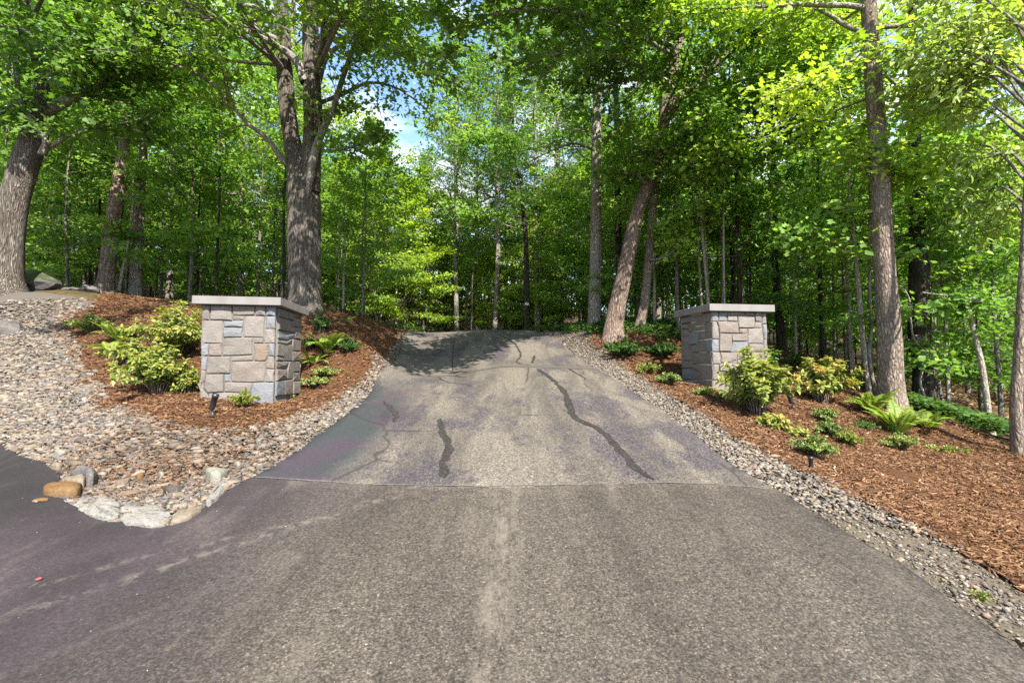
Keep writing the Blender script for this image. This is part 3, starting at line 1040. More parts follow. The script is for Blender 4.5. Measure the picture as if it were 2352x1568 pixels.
def offset_poly(P, g):
    P = np.asarray(P, float)
    n = len(P)
    A = 0.5 * np.sum(P[:, 0] * np.roll(P[:, 1], -1) - np.roll(P[:, 0], -1) * P[:, 1])
    sgn = 1 if A > 0 else -1
    out = []
    for i in range(n):
        a, b, c = P[i - 1], P[i], P[(i + 1) % n]
        e1 = (b - a) / (np.linalg.norm(b - a) + 1e-9)
        e2 = (c - b) / (np.linalg.norm(c - b) + 1e-9)
        n1 = np.array([-e1[1], e1[0]]) * sgn
        n2 = np.array([-e2[1], e2[0]]) * sgn
        m = n1 + n2
        m /= max(0.35, float(m @ m)) / 2 if (m @ m) else 1
        out.append(b + m * g)
    return np.array(out), sgn


def stone_block(poly, thick, rng, gap=0.0042):
    """irregular split-faced block from a face outline; returns verts (s, z, out) and faces"""
    P, sgn = offset_poly(poly, gap)
    if sgn < 0:
        P = P[::-1]
    Q = []
    n = len(P)
    for i in range(n):
        a, b = P[i], P[(i + 1) % n]
        Q.append(a + rng.normal(0, 0.0025, 2))
        if np.linalg.norm(b - a) > 0.11 and n <= 5:
            Q.append((a + b) / 2 + rng.normal(0, 0.0045, 2))
    Q = np.array(Q)
    In, _ = offset_poly(Q, rng.uniform(0.007, 0.013))
    n = len(Q)
    V = [(*p, -0.03) for p in Q] + [(*p, thick - 0.012 + rng.normal(0, .002)) for p in Q] + [(*p, thick + rng.normal(0, .004)) for p in In]
    c = In.mean(0)
    V.append((*(c + rng.normal(0, 0.01, 2)), thick + rng.uniform(0.002, 0.014)))
    F = []
    for i in range(n):
        j = (i + 1) % n
        F += [(i, j, n + j, n + i), (n + i, n + j, 2 * n + j, 2 * n + i), (2 * n + i, 2 * n + j, 3 * n)]
    return np.array(V), F


def fit_pillar(C, L, R, ztop, side):
    """corner from C; yaw, width and depth that bring the cap's other two corners to their pixels"""
    c = on_z(*C, ztop)
    best = None
    for yaw in np.linspace(-16, 16, 65):
        a = RAD(yaw)
        u = np.array([-math.cos(a), -math.sin(a), 0]) * side      # along the front, away from C
        v = np.array([-math.sin(a), math.cos(a), 0])              # into the picture
        e = 0
        dims = []
        for tgt, d in ((L, u), (R, v)):
            ts = np.linspace(0.5, 2.2, 120)
            pts = c + ts[:, None] * d - EYE
            w = pts @ FWD
            X = CX + FPX * pts[:, 0] / w
            Yp = CY - FPX * (pts @ UPV) / w
            k = np.argmin((X - tgt[0]) ** 2)
            e += (X[k] - tgt[0]) ** 2 + 2 * (Yp[k] - tgt[1]) ** 2
            dims.append(ts[k])
        e += 30 * (dims[0] - dims[1]) ** 2
        if best is None or e < best[0]:
            best = (e, c, u, v, dims[0], dims[1], yaw)
    return best


def build_pillar(label, C, L, R, ztop, side, capt, over, front, flank, zoom, seed, base_drop):
    rng = np.random.default_rng(seed)
    e, c, u, v, w, d, yaw = fit_pillar(C, L, R, ztop, side)
    print('pillar', label, 'err', round(e, 1), 'w', round(w, 2), 'd', round(d, 2), 'yaw', yaw)
    zb = min(h1(*(c + u * a + v * b)[:2]) for a in (0, w) for b in (0, d)) - 0.12
    base = np.array([*(c + u * w / 2 + v * d / 2)[:2], zb])
    root = thing('stone_pillar', label, 'pillar', base)
    # cap slab
    bm = bmesh.new()
    ring = []
    for z in (ztop - capt, ztop):
        ring.append([bm.verts.new((c + u * a + v * b)[:2].tolist() + [z]) for a, b in ((0, 0), (w, 0), (w, d), (0, d))])
    for v_ in bm.verts:
        v_.co -= Vector(base)
    bm.faces.new(ring[0])
    bm.faces.new(ring[1])
    for i in range(4):
        j = (i + 1) % 4
        bm.faces.new((ring[0][i], ring[0][j], ring[1][j], ring[1][i]))
    bmesh.ops.recalc_face_normals(bm, faces=bm.faces[:])
    bmesh.ops.bevel(bm, geom=bm.edges[:], offset=0.006, segments=2, affect='EDGES', profile=0.5)
    me = bpy.data.meshes.new('cap')
    bm.to_mesh(me)
    bm.free()
    me.materials.append(M_CAP)
    link('cap', me, root)
    # mortar core
    o2 = over + 0.004
    c0 = c + u * o2 + v * o2
    wf, df = w - 2 * o2, d - 2 * o2
    zt = ztop - capt
    K = [c0 + u * a + v * b for a, b in ((0, 0), (wf, 0), (wf, df), (0, df))]
    V = [np.array([*k[:2], z]) - base for z in (zb, zt + 0.01) for k in K]
    F = [(0, 1, 5, 4), (1, 2, 6, 5), (2, 3, 7, 6), (3, 0, 4, 7), (4, 5, 6, 7)]
    link('mortar_core', mesh_np('core', V, np.array(F), M_MORTAR), root)

    def place(face_o, sdir, ndir, polys, zoomed, smax):
        for pl in polys:
            col = None
            if isinstance(pl[0], int):
                col, pl = pl[0], pl[1:]
            P = []
            for a, b in pl:
                if zoomed:
                    x0, y0, sc = zoom
                    rr_ = ray((x0 + a / sc) * 0.765625, (y0 + b / sc) * 0.765625)
                    t = ((face_o - EYE) @ ndir) / (rr_ @ ndir)
                    p_ = EYE + rr_ * t
                    P.append(((p_ - face_o) @ sdir, p_[2]))
                else:
                    P.append((a, b))
            P = np.array(P)
            s = P[:, 0]
            s = np.where(s < 0.035, -0.012, s)
            s = np.where(s > smax - 0.035, smax + 0.012, s)
            z = np.where(P[:, 1] > zt - 0.035, zt - 0.002, P[:, 1])
            P = np.c_[s, z]
            if np.ptp(P[:, 0]) < 0.03 or np.ptp(P[:, 1]) < 0.03:
                continue
            Vb, Fb = stone_block(P, rng.uniform(0.012, 0.026), rng)
            Wd = face_o[None] * np.array([1, 1, 0]) + Vb[:, :1] * sdir + Vb[:, 2:3] * ndir
            Wd[:, 2] = Vb[:, 1]
            me = bpy.data.meshes.new('stone')
            me.from_pydata((Wd - base).tolist(), [], Fb)
            # orient outward
            if me.polygons[-1].normal.dot(Vector(ndir)) < 0:
                me.flip_normals()
            me.materials.append(M_GRAN[col if col is not None else rng.choice([0, 0, 1, 1, 2, 2])])
            me.update()
            link('stone', me, root)

    place(c0, u, -v, front, True, wf)
    place(c0, v, -u, flank, True, df)

    def courses(width):
        out = []
        z = zb
        while z < zt - 0.02:
            hgt = rng.uniform(0.13, 0.24)
            if zt - (z + hgt) < 0.1:
                hgt = zt - z
            x = 0.0
            while x < width - 0.01:
                wd = rng.uniform(0.16, 0.42)
                if width - (x + wd) < 0.12:
                    wd = width - x
                out.append([(x, z), (x + wd, z), (x + wd, z + hgt), (x, z + hgt)])
                x += wd
            z += hgt
        return out

    place(c0 + u * wf, v, u, courses(df), False, df)
    place(c0 + v * df, u, v, courses(wf), False, wf)
    return root, c, u, v, w, d


PL_FRONT = [
    [(143, 165), (272, 165), (262, 350), (137, 350)], [(272, 165), (553, 165), (555, 355), (262, 352)], [1, (553, 165), (858, 165), (852, 290), (560, 288)],
    [(858, 165), (998, 165), (990, 295), (852, 290)], [3, (998, 165), (1130, 165), (1135, 295), (990, 295)], [(558, 288), (718, 292), (708, 355), (555, 355)],
    [2, (137, 350), (440, 358), (432, 655), (125, 652)], [3, (440, 358), (708, 355), (698, 448), (440, 445)], [3, (440, 445), (698, 448), (685, 575), (435, 578)],
    [2, (718, 292), (998, 298), (968, 583), (700, 572)], [3, (998, 298), (1140, 298), (1135, 468), (990, 465)], [2, (990, 465), (1135, 468), (1130, 655), (965, 655)],
    [1, (435, 578), (830, 578), (825, 805), (425, 820)], [(835, 580), (970, 583), (965, 655), (838, 655)], [3, (120, 655), (258, 655), (248, 815), (108, 815)],
    [0, (258, 655), (430, 655), (418, 818), (248, 815)], [4, (838, 655), (1030, 655), (1025, 815), (990, 885), (840, 880)], [3, (1030, 655), (1132, 655), (1125, 820), (1025, 815)],
    [3, (108, 815), (240, 818), (215, 1005), (100, 1003)], [1, (240, 818), (540, 820), (535, 1050), (215, 1052)], [(540, 820), (835, 812), (838, 880), (540, 890)],
    [(1010, 820), (1125, 820), (1120, 985), (995, 983), (990, 885)], [0, (540, 890), (838, 880), (990, 885), (968, 1158), (545, 1158)], [2, (995, 983), (1120, 985), (1112, 1158), (968, 1158)],
    [(100, 1003), (215, 1005), (205, 1140), (185, 1205), (92, 1208)], [1, (215, 1052), (448, 1055), (445, 1290), (240, 1300), (190, 1225), (205, 1130)], [3, (448, 1055), (545, 1055), (545, 1155), (448, 1155)],
    [1, (448, 1155), (825, 1162), (790, 1300), (445, 1290)], [3, (830, 1170), (1110, 1158), (1110, 1470), (780, 1470), (790, 1300)], [(92, 1208), (185, 1210), (265, 1350), (240, 1470), (92, 1470)],
    [2, (240, 1300), (445, 1290), (790, 1300), (780, 1480), (265, 1480)]]
PL_FLANK = [
    [1, (1140, 160), (1350, 222), (1345, 355), (1140, 298)], [(1350, 222), (1490, 265), (1487, 335), (1350, 315)], [1, (1348, 315), (1487, 335), (1485, 458), (1312, 430), (1312, 358), (1345, 355)],
    [(1140, 298), (1312, 358), (1305, 512), (1140, 475)], [(1312, 430), (1365, 440), (1360, 520), (1305, 512)], [1, (1365, 440), (1485, 460), (1480, 608), (1350, 585), (1360, 520)],
    [3, (1140, 475), (1360, 520), (1340, 590), (1260, 612), (1140, 590)], [(1140, 590), (1260, 612), (1330, 590), (1330, 670), (1250, 665), (1140, 650)], [0, (1330, 588), (1475, 610), (1472, 757), (1325, 750)],
    [1, (1140, 650), (1250, 665), (1330, 672), (1325, 885), (1210, 885), (1205, 825), (1130, 820)], [0, (1325, 750), (1472, 757), (1472, 880), (1322, 885)], [(1130, 820), (1205, 825), (1210, 885), (1125, 885)],
    [1, (1125, 885), (1285, 888), (1260, 990), (1120, 985)], [(1420, 880), (1472, 880), (1470, 965), (1425, 962)], [1, (1285, 888), (1420, 882), (1425, 1020), (1340, 1030), (1335, 1120), (1258, 1125), (1262, 990)],
    [0, (1120, 985), (1260, 990), (1258, 1125), (1115, 1150)], [(1340, 1030), (1425, 1022), (1470, 965), (1468, 1140), (1335, 1145)], [3, (1115, 1150), (1225, 1130), (1225, 1330), (1110, 1340)],
    [(1225, 1130), (1335, 1125), (1335, 1320), (1225, 1330)], [(1335, 1145), (1468, 1140), (1466, 1300), (1335, 1320)]]
PR_FRONT = [
    [3, (575, 205), (690, 208), (685, 350), (578, 350)], [3, (690, 208), (808, 210), (805, 348), (690, 348)], [(808, 210), (1060, 210), (1060, 268), (812, 262)], [1, (1060, 210), (1205, 212), (1200, 280), (1060, 268)],
    [1, (1205, 212), (1305, 212), (1300, 358), (1205, 355)], [2, (1305, 212), (1405, 212), (1408, 390), (1308, 388)], [2, (812, 262), (955, 270), (962, 355), (812, 350)], [2, (960, 270), (1205, 285), (1203, 445), (970, 448)],
    [2, (1205, 358), (1300, 360), (1298, 445), (1203, 445)], [2, (578, 352), (660, 352), (690, 440), (695, 605), (582, 600)], [0, (665, 352), (962, 358), (970, 448), (970, 520), (705, 515), (690, 440)],
    [(970, 450), (1098, 452), (1098, 525), (970, 520)], [0, (700, 518), (880, 525), (870, 785), (700, 780), (695, 600)], [0, (880, 528), (1098, 525), (1100, 635), (880, 632)],
    [2, (1098, 452), (1310, 448), (1330, 560), (1332, 672), (1112, 668)], [3, (1308, 392), (1410, 392), (1415, 608), (1330, 605), (1318, 500)], [3, (582, 605), (695, 605), (700, 785), (585, 785)],
    [3, (880, 635), (1105, 640), (1112, 780), (865, 790)], [0, (1112, 672), (1332, 675), (1335, 785), (1118, 785)], [2, (1332, 612), (1418, 612), (1425, 820), (1338, 815)], [2, (585, 788), (705, 788), (722, 860), (718, 960), (595, 962)],
    [0, (715, 788), (950, 795), (945, 900), (850, 935), (722, 940)], [0, (950, 795), (1335, 788), (1338, 960), (950, 960)], [2, (1338, 820), (1430, 822), (1430, 985), (1338, 985)], [2, (595, 965), (695, 962), (700, 1185), (605, 1185)],
    [2, (695, 962), (830, 942), (950, 960), (950, 1060), (700, 1060)], [(950, 962), (1180, 962), (1180, 1180), (950, 1180)], [(1180, 962), (1430, 985), (1432, 1190), (1180, 1180)], [(700, 1060), (950, 1060), (950, 1185), (700, 1185)],
    [2, (605, 1190), (850, 1190), (850, 1440), (610, 1440)], [(850, 1190), (1150, 1190), (1150, 1440), (850, 1440)], [(1150, 1190), (1432, 1195), (1435, 1440), (1150, 1440)]]
PR_FLANK = [
    [(112, 305), (372, 258), (368, 355), (122, 395)], [0, (372, 258), (520, 230), (520, 398), (372, 420)], [(520, 230), (585, 212), (585, 350), (520, 370)], [1, (122, 395), (270, 390), (270, 465), (130, 470)],
    [(270, 385), (372, 360), (375, 488), (280, 500)], [0, (375, 425), (520, 400), (520, 475), (375, 490)], [(520, 370), (585, 352), (588, 600), (520, 605)], [(130, 470), (188, 468), (190, 655), (138, 650)],
    [0, (188, 468), (275, 466), (278, 560), (195, 570)], [(195, 570), (280, 560), (282, 680), (190, 690)], [3, (280, 505), (408, 490), (408, 680), (282, 685)], [0, (408, 488), (520, 475), (520, 610), (410, 618)],
    [1, (138, 655), (325, 685), (330, 910), (210, 910), (205, 860), (145, 855)], [1, (325, 685), (410, 680), (410, 618), (505, 612), (505, 790), (335, 790)], [3, (505, 612), (588, 605), (590, 785), (505, 790)],
    [1, (335, 790), (520, 792), (522, 965), (335, 955)], [(522, 790), (592, 788), (598, 962), (522, 965)], [1, (145, 858), (205, 860), (215, 915), (330, 912), (332, 1015), (150, 1015)],
    [0, (335, 955), (520, 970), (525, 1180), (440, 1185), (445, 1050), (332, 1020)], [(522, 968), (600, 965), (607, 1180), (528, 1182)], [3, (150, 1018), (300, 1022), (300, 1180), (150, 1180)],
    [1, (300, 1022), (445, 1050), (440, 1185), (300, 1180)], [3, (150, 1180), (415, 1185), (415, 1330), (160, 1330)], [(415, 1185), (607, 1185), (608, 1430), (415, 1380)]]

PILL_L = build_pillar('larger square granite pillar with pale slab cap, left of the driveway', (645, 683), (441, 681), (710, 712), 2.4, 1, 0.108, 0.10,
                      PL_FRONT, PL_FLANK, (570, 880, 4.3556), 31, 0)
PILL_R = build_pillar('granite pillar with pale slab cap behind yellow-green shrubs, right of the driveway', (1630, 697), (1780, 697), (1547, 714), 2.558, -1, 0.125, 0.105,
                      PR_FRONT, PR_FLANK, (2010, 890, 4.7515), 32, 0)
#@@SECTION3
# ------------------------------------------------------------------ kerb stones and boulders
Z6 = (100, 1250, 3.36)


def zpx(u, v, z):
    return (z[0] + u / z[2]) * 0.765625, (z[1] + v / z[2]) * 0.765625


def slab(label, outline, zoom, height, mat, seed, dome=0.02, name='edge_stone', sink=0.1, rough=0.012):
    """flat-topped rock whose outline on the ground is given in pixels"""
    rng = np.random.default_rng(seed)
    pts = []
    for u, v in outline:
        x, y = zpx(u, v, zoom)
        p0 = hit(x, y)
        d = ray(x, y)
        p1 = EYE + d * ((p0[2] + height * 0.6 - EYE[2]) / d[2])
        pts.append(p1[:2])
    P = np.array(densify(pts, 0.035, 0.004, rng))
    c = P.mean(0)
    zc = h1(*c)
    n = len(P)
    rings = [(1.0, -sink), (1.02, height * 0.35), (1.0, height * 0.8), (0.95, height), (0.7, height + dome * 0.6), (0.4, height + dome), (0.15, height + dome)]
    V = []
    for s, z in rings:
        for i, q_ in enumerate(P):
            w = (q_ - c) * s
            k = mnoise.noise((q_[0] * 7 + seed, q_[1] * 7, z * 9)) * 0.5 + mnoise.noise((w[0] * 17 + seed, w[1] * 17, z * 20)) * 0.35
            V.append((w[0] * (1 + k * 0.09), w[1] * (1 + k * 0.09), z + (k * rough * 2.6 if z > 0 else 0)))
    V.append((0, 0, height + dome))
    nr = len(rings)
    i = np.arange(n)
    j = (i + 1) % n
    Fq = np.concatenate([np.c_[r * n + i, r * n + j, (r + 1) * n + j, (r + 1) * n + i] for r in range(nr - 1)])
    Ft = np.c_[(nr - 1) * n + i, (nr - 1) * n + j, np.full(n, nr * n)]
    me = mesh_np(name, V, [Fq, Ft], mat)
    bm = bmesh.new()
    bm.from_mesh(me)
    bmesh.ops.recalc_face_normals(bm, faces=bm.faces[:])
    bm.to_mesh(me)
    bm.free()
    return thing(name, label, 'stone', (c[0], c[1], zc), 'stones edging the gravel ditch', me)


def rock_mesh(name, size, seed, mat, flat=0.5, sub=3, amp=0.35):
    bm = bmesh.new()
    bmesh.ops.create_icosphere(bm, subdivisions=sub, radius=1)
    rng = np.random.default_rng(seed)
    pl = [(unit(rng.normal(0, 1, 3)), rng.uniform(0.6, 0.9)) for _ in range(9)]
    for v in bm.verts:
        d = np.array(v.co)
        r = 1 + amp * mnoise.noise((d[0] * 1.3 + seed, d[1] * 1.3, d[2] * 1.3)) + amp * 0.3 * mnoise.noise((d[0] * 4 + seed, d[1] * 4, d[2] * 4))
        q_ = d * r
        for nrm, lim in pl:
            e = q_ @ nrm - lim
            if e > 0:
                q_ = q_ - nrm * e * 0.85
        q_ = q_ * np.array(size)
        v.co = q_ * (1 + 0.03 * mnoise.noise((q_[0] * 14, q_[1] * 14, q_[2] * 14 + seed)))
    me = bpy.data.meshes.new(name)
    bm.to_mesh(me)
    bm.free()
    me.materials.append(mat)
    return me


slab('white speckled granite ledge stone, longest of the ditch edge, beside the orange stone', [(240, 790), (330, 768), (520, 772), (690, 800), (830, 860), (868, 920), (858, 1050), (700, 1060), (560, 1010), (480, 960), (380, 880), (260, 830)], Z6, 0.028, M_LEDGE, 41, 0.014, rough=0.016)
slab('white speckled granite edge stone at the lowest corner of the gravel ditch', [(872, 925), (950, 900), (1200, 895), (1310, 905), (1370, 960), (1375, 1060), (1320, 1115), (1200, 1130), (1060, 1115), (940, 1100), (868, 1050)], Z6, 0.028, M_LEDGE, 42, 0.014, rough=0.016)
slab('flat tan edge stone between two white granite stones', [(1400, 1000), (1480, 915), (1700, 905), (1690, 950), (1560, 1040), (1440, 1085), (1385, 1070)], Z6, 0.035, M_TAN, 43, 0.012)
slab('white granite edge stone slanting up beside the drive', [(1740, 900), (1800, 770), (1850, 640), (1930, 560), (2060, 590), (2020, 660), (1950, 730), (1850, 850), (1770, 915)], Z6, 0.03, M_LEDGE, 44, 0.016, rough=0.016)
slab('cream boulder with dark underside standing in the gravel near the drive', [(1735, 470), (1860, 430), (1980, 465), (1940, 530), (1880, 600), (1790, 615), (1755, 560)], Z6, 0.09, M_CREAM, 45, 0.02)
slab('smooth orange stone lying on the asphalt edge', [(95, 720), (150, 670), (300, 640), (480, 650), (480, 740), (420, 770), (220, 770), (120, 745)], Z6, 0.075, M_ORANGE, 46, 0.015, rough=0.008)
slab('tan blocky stone behind the orange stone', [(285, 620), (330, 560), (430, 515), (530, 520), (540, 590), (500, 660), (300, 645)], Z6, 0.09, M_TAN, 47, 0.01)
slab('dark grey rounded boulder behind the tan block', [(385, 500), (440, 440), (540, 425), (620, 460), (650, 530), (600, 610), (540, 600), (480, 520)], Z6, 0.11, M_GREYROCK, 48, 0.05)
slab('small flat pale stone at the left end of the ditch edge', [(205, 330), (290, 290), (345, 310), (270, 352)], Z6, 0.05, M_CREAM, 49, 0.01)
slab('small yellowish stone beside the asphalt left of the boulders', [(170, 470), (230, 420), (310, 440), (250, 490)], Z6, 0.06, M_TAN, 50, 0.015)
slab('small rust orange cobble in the middle of the gravel ditch', [(1040, 545), (1080, 515), (1125, 535), (1100, 580), (1055, 580)], Z6, 0.05, M_ORANGE, 51, 0.015)
slab('small ochre cobble left of the rust orange cobble', [(860, 490), (905, 470), (935, 500), (900, 530), (865, 520)], Z6, 0.045, M_ORANGE, 52, 0.015)
slab('small white cobble right of the rust orange cobble', [(1255, 530), (1290, 515), (1325, 540), (1290, 565)], Z6, 0.045, M_CREAM, 53, 0.012)
slab('pale cobble near the top right of the gravel ditch', [(2020, 450), (2060, 425), (2100, 445), (2060, 480)], Z6, 0.045, M_CREAM, 54, 0.012)
p0 = on_road(95, 1161)
thing('loose_stone', 'small orange tan stone lying alone on the dark asphalt', 'stone', (p0[0], p0[1], h1(p0[0], p0[1]) + 0.035), None, rock_mesh('loose_stone', (0.045, 0.03, 0.016), 3, M_ORANGE, sub=2), 0.5)
p0 = on_road(82, 1164)
thing('loose_stone', 'smaller pinkish stone beside the orange tan stone on asphalt', 'stone', (p0[0], p0[1], h1(p0[0], p0[1]) + 0.033), None, rock_mesh('loose_stone', (0.03, 0.022, 0.014), 4, M_TAN, sub=2), 1.5)

# rocks at the wood's edge, far left
for lab, x, y, Y, s, sd_, mt in [
        ('big dark mossy boulder beside the leaning oak trunk', 62, 662, 10.6, (0.62, 0.5, 0.34), 61, M_MOSSY),
        ('long low moss-topped ledge behind the mossy boulder', 105, 645, 12.6, (1.3, 0.7, 0.34), 62, M_MOSSY),
        ('angular grey rock between ledge and brown trunk', 200, 668, 12.6, (0.5, 0.4, 0.26), 63, M_MOSSY),
        ('low pale flat rock left of the brown trunk', 165, 676, 11.6, (0.55, 0.3, 0.1), 64, M_GREYROCK),
        ('smooth grey boulder at the left picture edge by the gravel', 8, 712, 8.6, (0.34, 0.3, 0.17), 65, M_GREYROCK),
        ('small grey rock right of the brown trunk', 262, 684, 12.0, (0.22, 0.2, 0.14), 66, M_MOSSY),
        ('small grey rock at the foot of the pale flat rock', 208, 680, 11.2, (0.22, 0.18, 0.12), 67, M_GREYROCK)]:
    p0 = at(x, y, Y)
    thing('boulder', lab, 'rock', (p0[0], p0[1], h1(p0[0], p0[1]) + s[2] * 0.25), 'rocks at the edge of the left woods', rock_mesh('boulder', s, sd_, mt))

# red ring on the asphalt
bm = bmesh.new()
n1, n2 = 20, 8
vs = [[bm.verts.new(((0.011 + 0.0045 * math.cos(b)) * math.cos(a), (0.011 + 0.0045 * math.cos(b)) * math.sin(a), 0.0045 * math.sin(b)))
       for b in np.linspace(0, 2 * math.pi, n2, endpoint=False)] for a in np.linspace(0, 2 * math.pi, n1, endpoint=False)]
for i in range(n1):
    for j in range(n2):
        bm.faces.new((vs[i][j], vs[(i + 1) % n1][j], vs[(i + 1) % n1][(j + 1) % n2], vs[i][(j + 1) % n2]))
me = bpy.data.meshes.new('rubber_ring')
bm.to_mesh(me)
bm.free()
me.materials.append(M_REDR)
p0 = on_road(88, 1345)
thing('rubber_ring', 'tiny red ring lying on the dark asphalt', 'ring', (p0[0], p0[1], h1(p0[0], p0[1]) + 0.036), None, me)

# ------------------------------------------------------------------ landscape spotlights


def lathe(prof, k=20):
    V, F = [], []
    for r, z in prof:
        for a in np.linspace(0, 2 * math.pi, k, endpoint=False):
            V.append((r * math.cos(a), r * math.sin(a), z))
    for i in range(len(prof) - 1):
        for j in range(k):
            jn = (j + 1) % k
            F.append((i * k + j, i * k + jn, (i + 1) * k + jn, (i + 1) * k + j))
    return np.array(V), np.array(F)


def spotlight(label, p, tilt, yaw, sc=1.0, with_head=True):
    root = thing('spotlight', label, 'lamp', p, 'garden spotlights', None, yaw, sc)
    V, F = lathe([(0.0, -0.12), (0.008, -0.10), (0.022, 0.0), (0.026, 0.004), (0.027, 0.05), (0.020, 0.055), (0.0, 0.056)])
    link('stake_base', mesh_np('stake_base', V, F, M_BLACK, smooth=False), root)
    V, F = tube([(0, 0, 0.05), (-0.005, 0.0, 0.075), (-0.015, 0, 0.095)], [0.009, 0.009, 0.009], 8)
    link('knuckle', mesh_np('knuckle', V, F, M_BLACK), root)
    V, F = lathe([(0.0, -0.004), (0.024, 0.0), (0.03, 0.012), (0.031, 0.03), (0.033, 0.035), (0.033, 0.15), (0.038, 0.152), (0.038, 0.20), (0.034, 0.20), (0.033, 0.18), (0.0, 0.178)], 24)
    hd = link('lamp_head', mesh_np('lamp_head', V, F, M_BLACK, smooth=False), root, (-0.015, 0, 0.09), (0, tilt, 0))
    V, F = lathe([(0.0, 0.181), (0.0325, 0.181)], 24)
    link('lens', mesh_np('lens', V, F, M_GLASS), hd)
    return root


p0 = hit(488, 962)
spotlight('black cylinder spotlight tilted up at the front of the left pillar', (p0[0], p0[1], h1(p0[0], p0[1]) + 0.02), RAD(14), 0.0, 0.95)
p0 = hit(1864, 1082)
spotlight('short black spotlight at the gravel edge of the right mulch bed', (p0[0], p0[1], h1(p0[0], p0[1]) - 0.035), RAD(-10), -2.0, 0.62)
p0 = hit(1822, 945)
spotlight('black spotlight half hidden behind the shrub at right pillar', (p0[0], p0[1], h1(p0[0], p0[1]) + 0.02), RAD(-16), -0.4, 1.0)

# ------------------------------------------------------------------ shrubs, ferns and low plants


def rand_unit(rng, n):
    return unit(rng.normal(0, 1, (n, 3)))


def make_shrub(label, p, hgt, wid, seed, leaf=L_SHRUB, nst=46, per=34, lsize=0.075, tips=0.0, group='leafy shrubs by the pillars', name='shrub'):
    rng = np.random.default_rng(seed)
    root = thing(name, label, 'shrub', p, group)
    tubes, pos, dr, nr, sz, rd = [], [], [], [], [], []
    tp, td, tn, tz, tr = [], [], [], [], []
    for i in range(nst):
        a = i * 2.4 + rng.normal(0, .3)
        rr_ = math.sqrt((i + .5) / nst)
        out = np.array([math.cos(a), math.sin(a), 0.0])
        end = out * wid * rr_ * rng.uniform(0.6, 1.22) + np.array([0, 0, hgt * (1.05 - 0.52 * rr_ ** 2) * rng.uniform(0.6, 1.2)])
        mid = out * wid * rr_ * 0.38 + np.array([0, 0, end[2] * 0.62])
        b = out * 0.08 * rr_
        P = resample([b, mid, end], 9)
        tubes.append(tube(P, np.linspace(0.006, 0.002, 9), 4))
        t = rng.uniform(0.25, 1.0, per) ** 0.75
        k = np.clip((t * 8).astype(int), 0, 7)
        f = (t * 8 - k)[:, None]
        q_ = P[k] * (1 - f) + P[k + 1] * f
        ax = unit(P[k + 1] - P[k])
        side = unit(np.cross(ax, rand_unit(rng, per)))
        d = side * 0.9 + ax * 0.45 + np.array([0, 0, -0.18]) + rng.normal(0, .15, (per, 3))
        pos.append(q_)
        dr.append(d)
        nr.append(np.array([.25, -.5, 1.0]) + rng.normal(0, .35, (per, 3)) + out * 0.3)
        sz.append(lsize * rng.uniform(0.7, 1.3, per))
        rd.append(np.clip(rng.normal(0.15 + 0.5 * t, 0.18), 0, 0.93))
        m = 5
        q_ = P[-1] + rng.normal(0, .006, (m, 3))
        ang = np.linspace(0, 6.28, m, endpoint=False) + rng.uniform(0, 6)
        tp.append(q_)
        td.append(np.c_[np.cos(ang), np.sin(ang), np.full(m, 0.35)] + rng.normal(0, .15, (m, 3)))
        tn.append(np.array([0, 0, 1.0]) + rng.normal(0, .2, (m, 3)))
        tz.append(lsize * rng.uniform(0.7, 1.1, m))
        tr.append(np.clip(rng.normal(0.75, 0.1, m), 0, 0.95))
    V, F = cat_meshes(tubes)
    link('stems', mesh_np('stems', V, F, M_MAPLEB), root)
    pick = rng.random(nst) < tips
    fo = [i_ for i_ in range(nst) if not pick[i_]]
    cp, cd_, cn_, cz, crr = [[L_[i_] for i_ in fo] for L_ in (tp, td, tn, tz, tr)]
    link('foliage', leaf_mesh('foliage', *[np.concatenate(a_) for a_ in (cp + pos, cd_ + dr, cn_ + nr, cz + sz)], 'long', np.concatenate(crr + rd), leaf), root)
    for i_ in np.where(pick)[0]:
        ot = link('shoot_tip', leaf_mesh('shoot_tip', tp[i_], td[i_], tn[i_], tz[i_], 'long', tr[i_] - .2, L_ORANGE), root)
        ot['label'] = 'orange red young leaves at a shoot tip'
    return root


def G(x, y):
    p = hit(x, y)
    return (p[0], p[1], h1(p[0], p[1]))


make_shrub('dense yellow-green shrub in the front of the left bed, casting a dark shadow', G(362, 905), 0.60, 0.50, 101, nst=52)
make_shrub('tall yellow-green shrub touching the left side of the left pillar', G(402, 822), 0.80, 0.58, 102, nst=60)
make_shrub('small yellow-green shrub at the lower left corner of the left pillar', G(437, 905), 0.27, 0.2, 103, nst=22, per=22, lsize=0.06)
make_shrub('sparse yellow shrub between fern and the front left shrub', G(300, 840), 0.36, 0.36, 104, nst=28, per=22)
make_shrub('large yellow-green shrub hiding the front of the right pillar', G(1742, 955), 0.86, 0.56, 105, nst=64, per=36, lsize=0.09, tips=0.04)
make_shrub('yellow-green shrub with orange red shoot tips right of the right pillar', G(1888, 925), 0.72, 0.52, 106, nst=56, per=32, lsize=0.085, tips=0.16)
make_shrub('deep green shrub behind the right pillar\'s right side', (3.9 + 0.95, 8.9, h1(4.85, 8.9)), 0.72, 0.42, 107, L_WOODS, 40, 30, 0.085)
make_shrub('low yellow trailing plant in front of the large right shrub', G(1775, 985), 0.16, 0.24, 108, nst=20, per=16, lsize=0.07, tips=0.1)
make_shrub('low yellow trailing plant right of the trailing one under the right shrub', G(1830, 1003), 0.1, 0.2, 109, nst=14, per=14, lsize=0.06)
make_shrub('small upright green shrub on the mound right of the left pillar', G(740, 765), 0.4, 0.2, 110, L_WOODS, 20, 22, 0.06)

FRONDS = {}


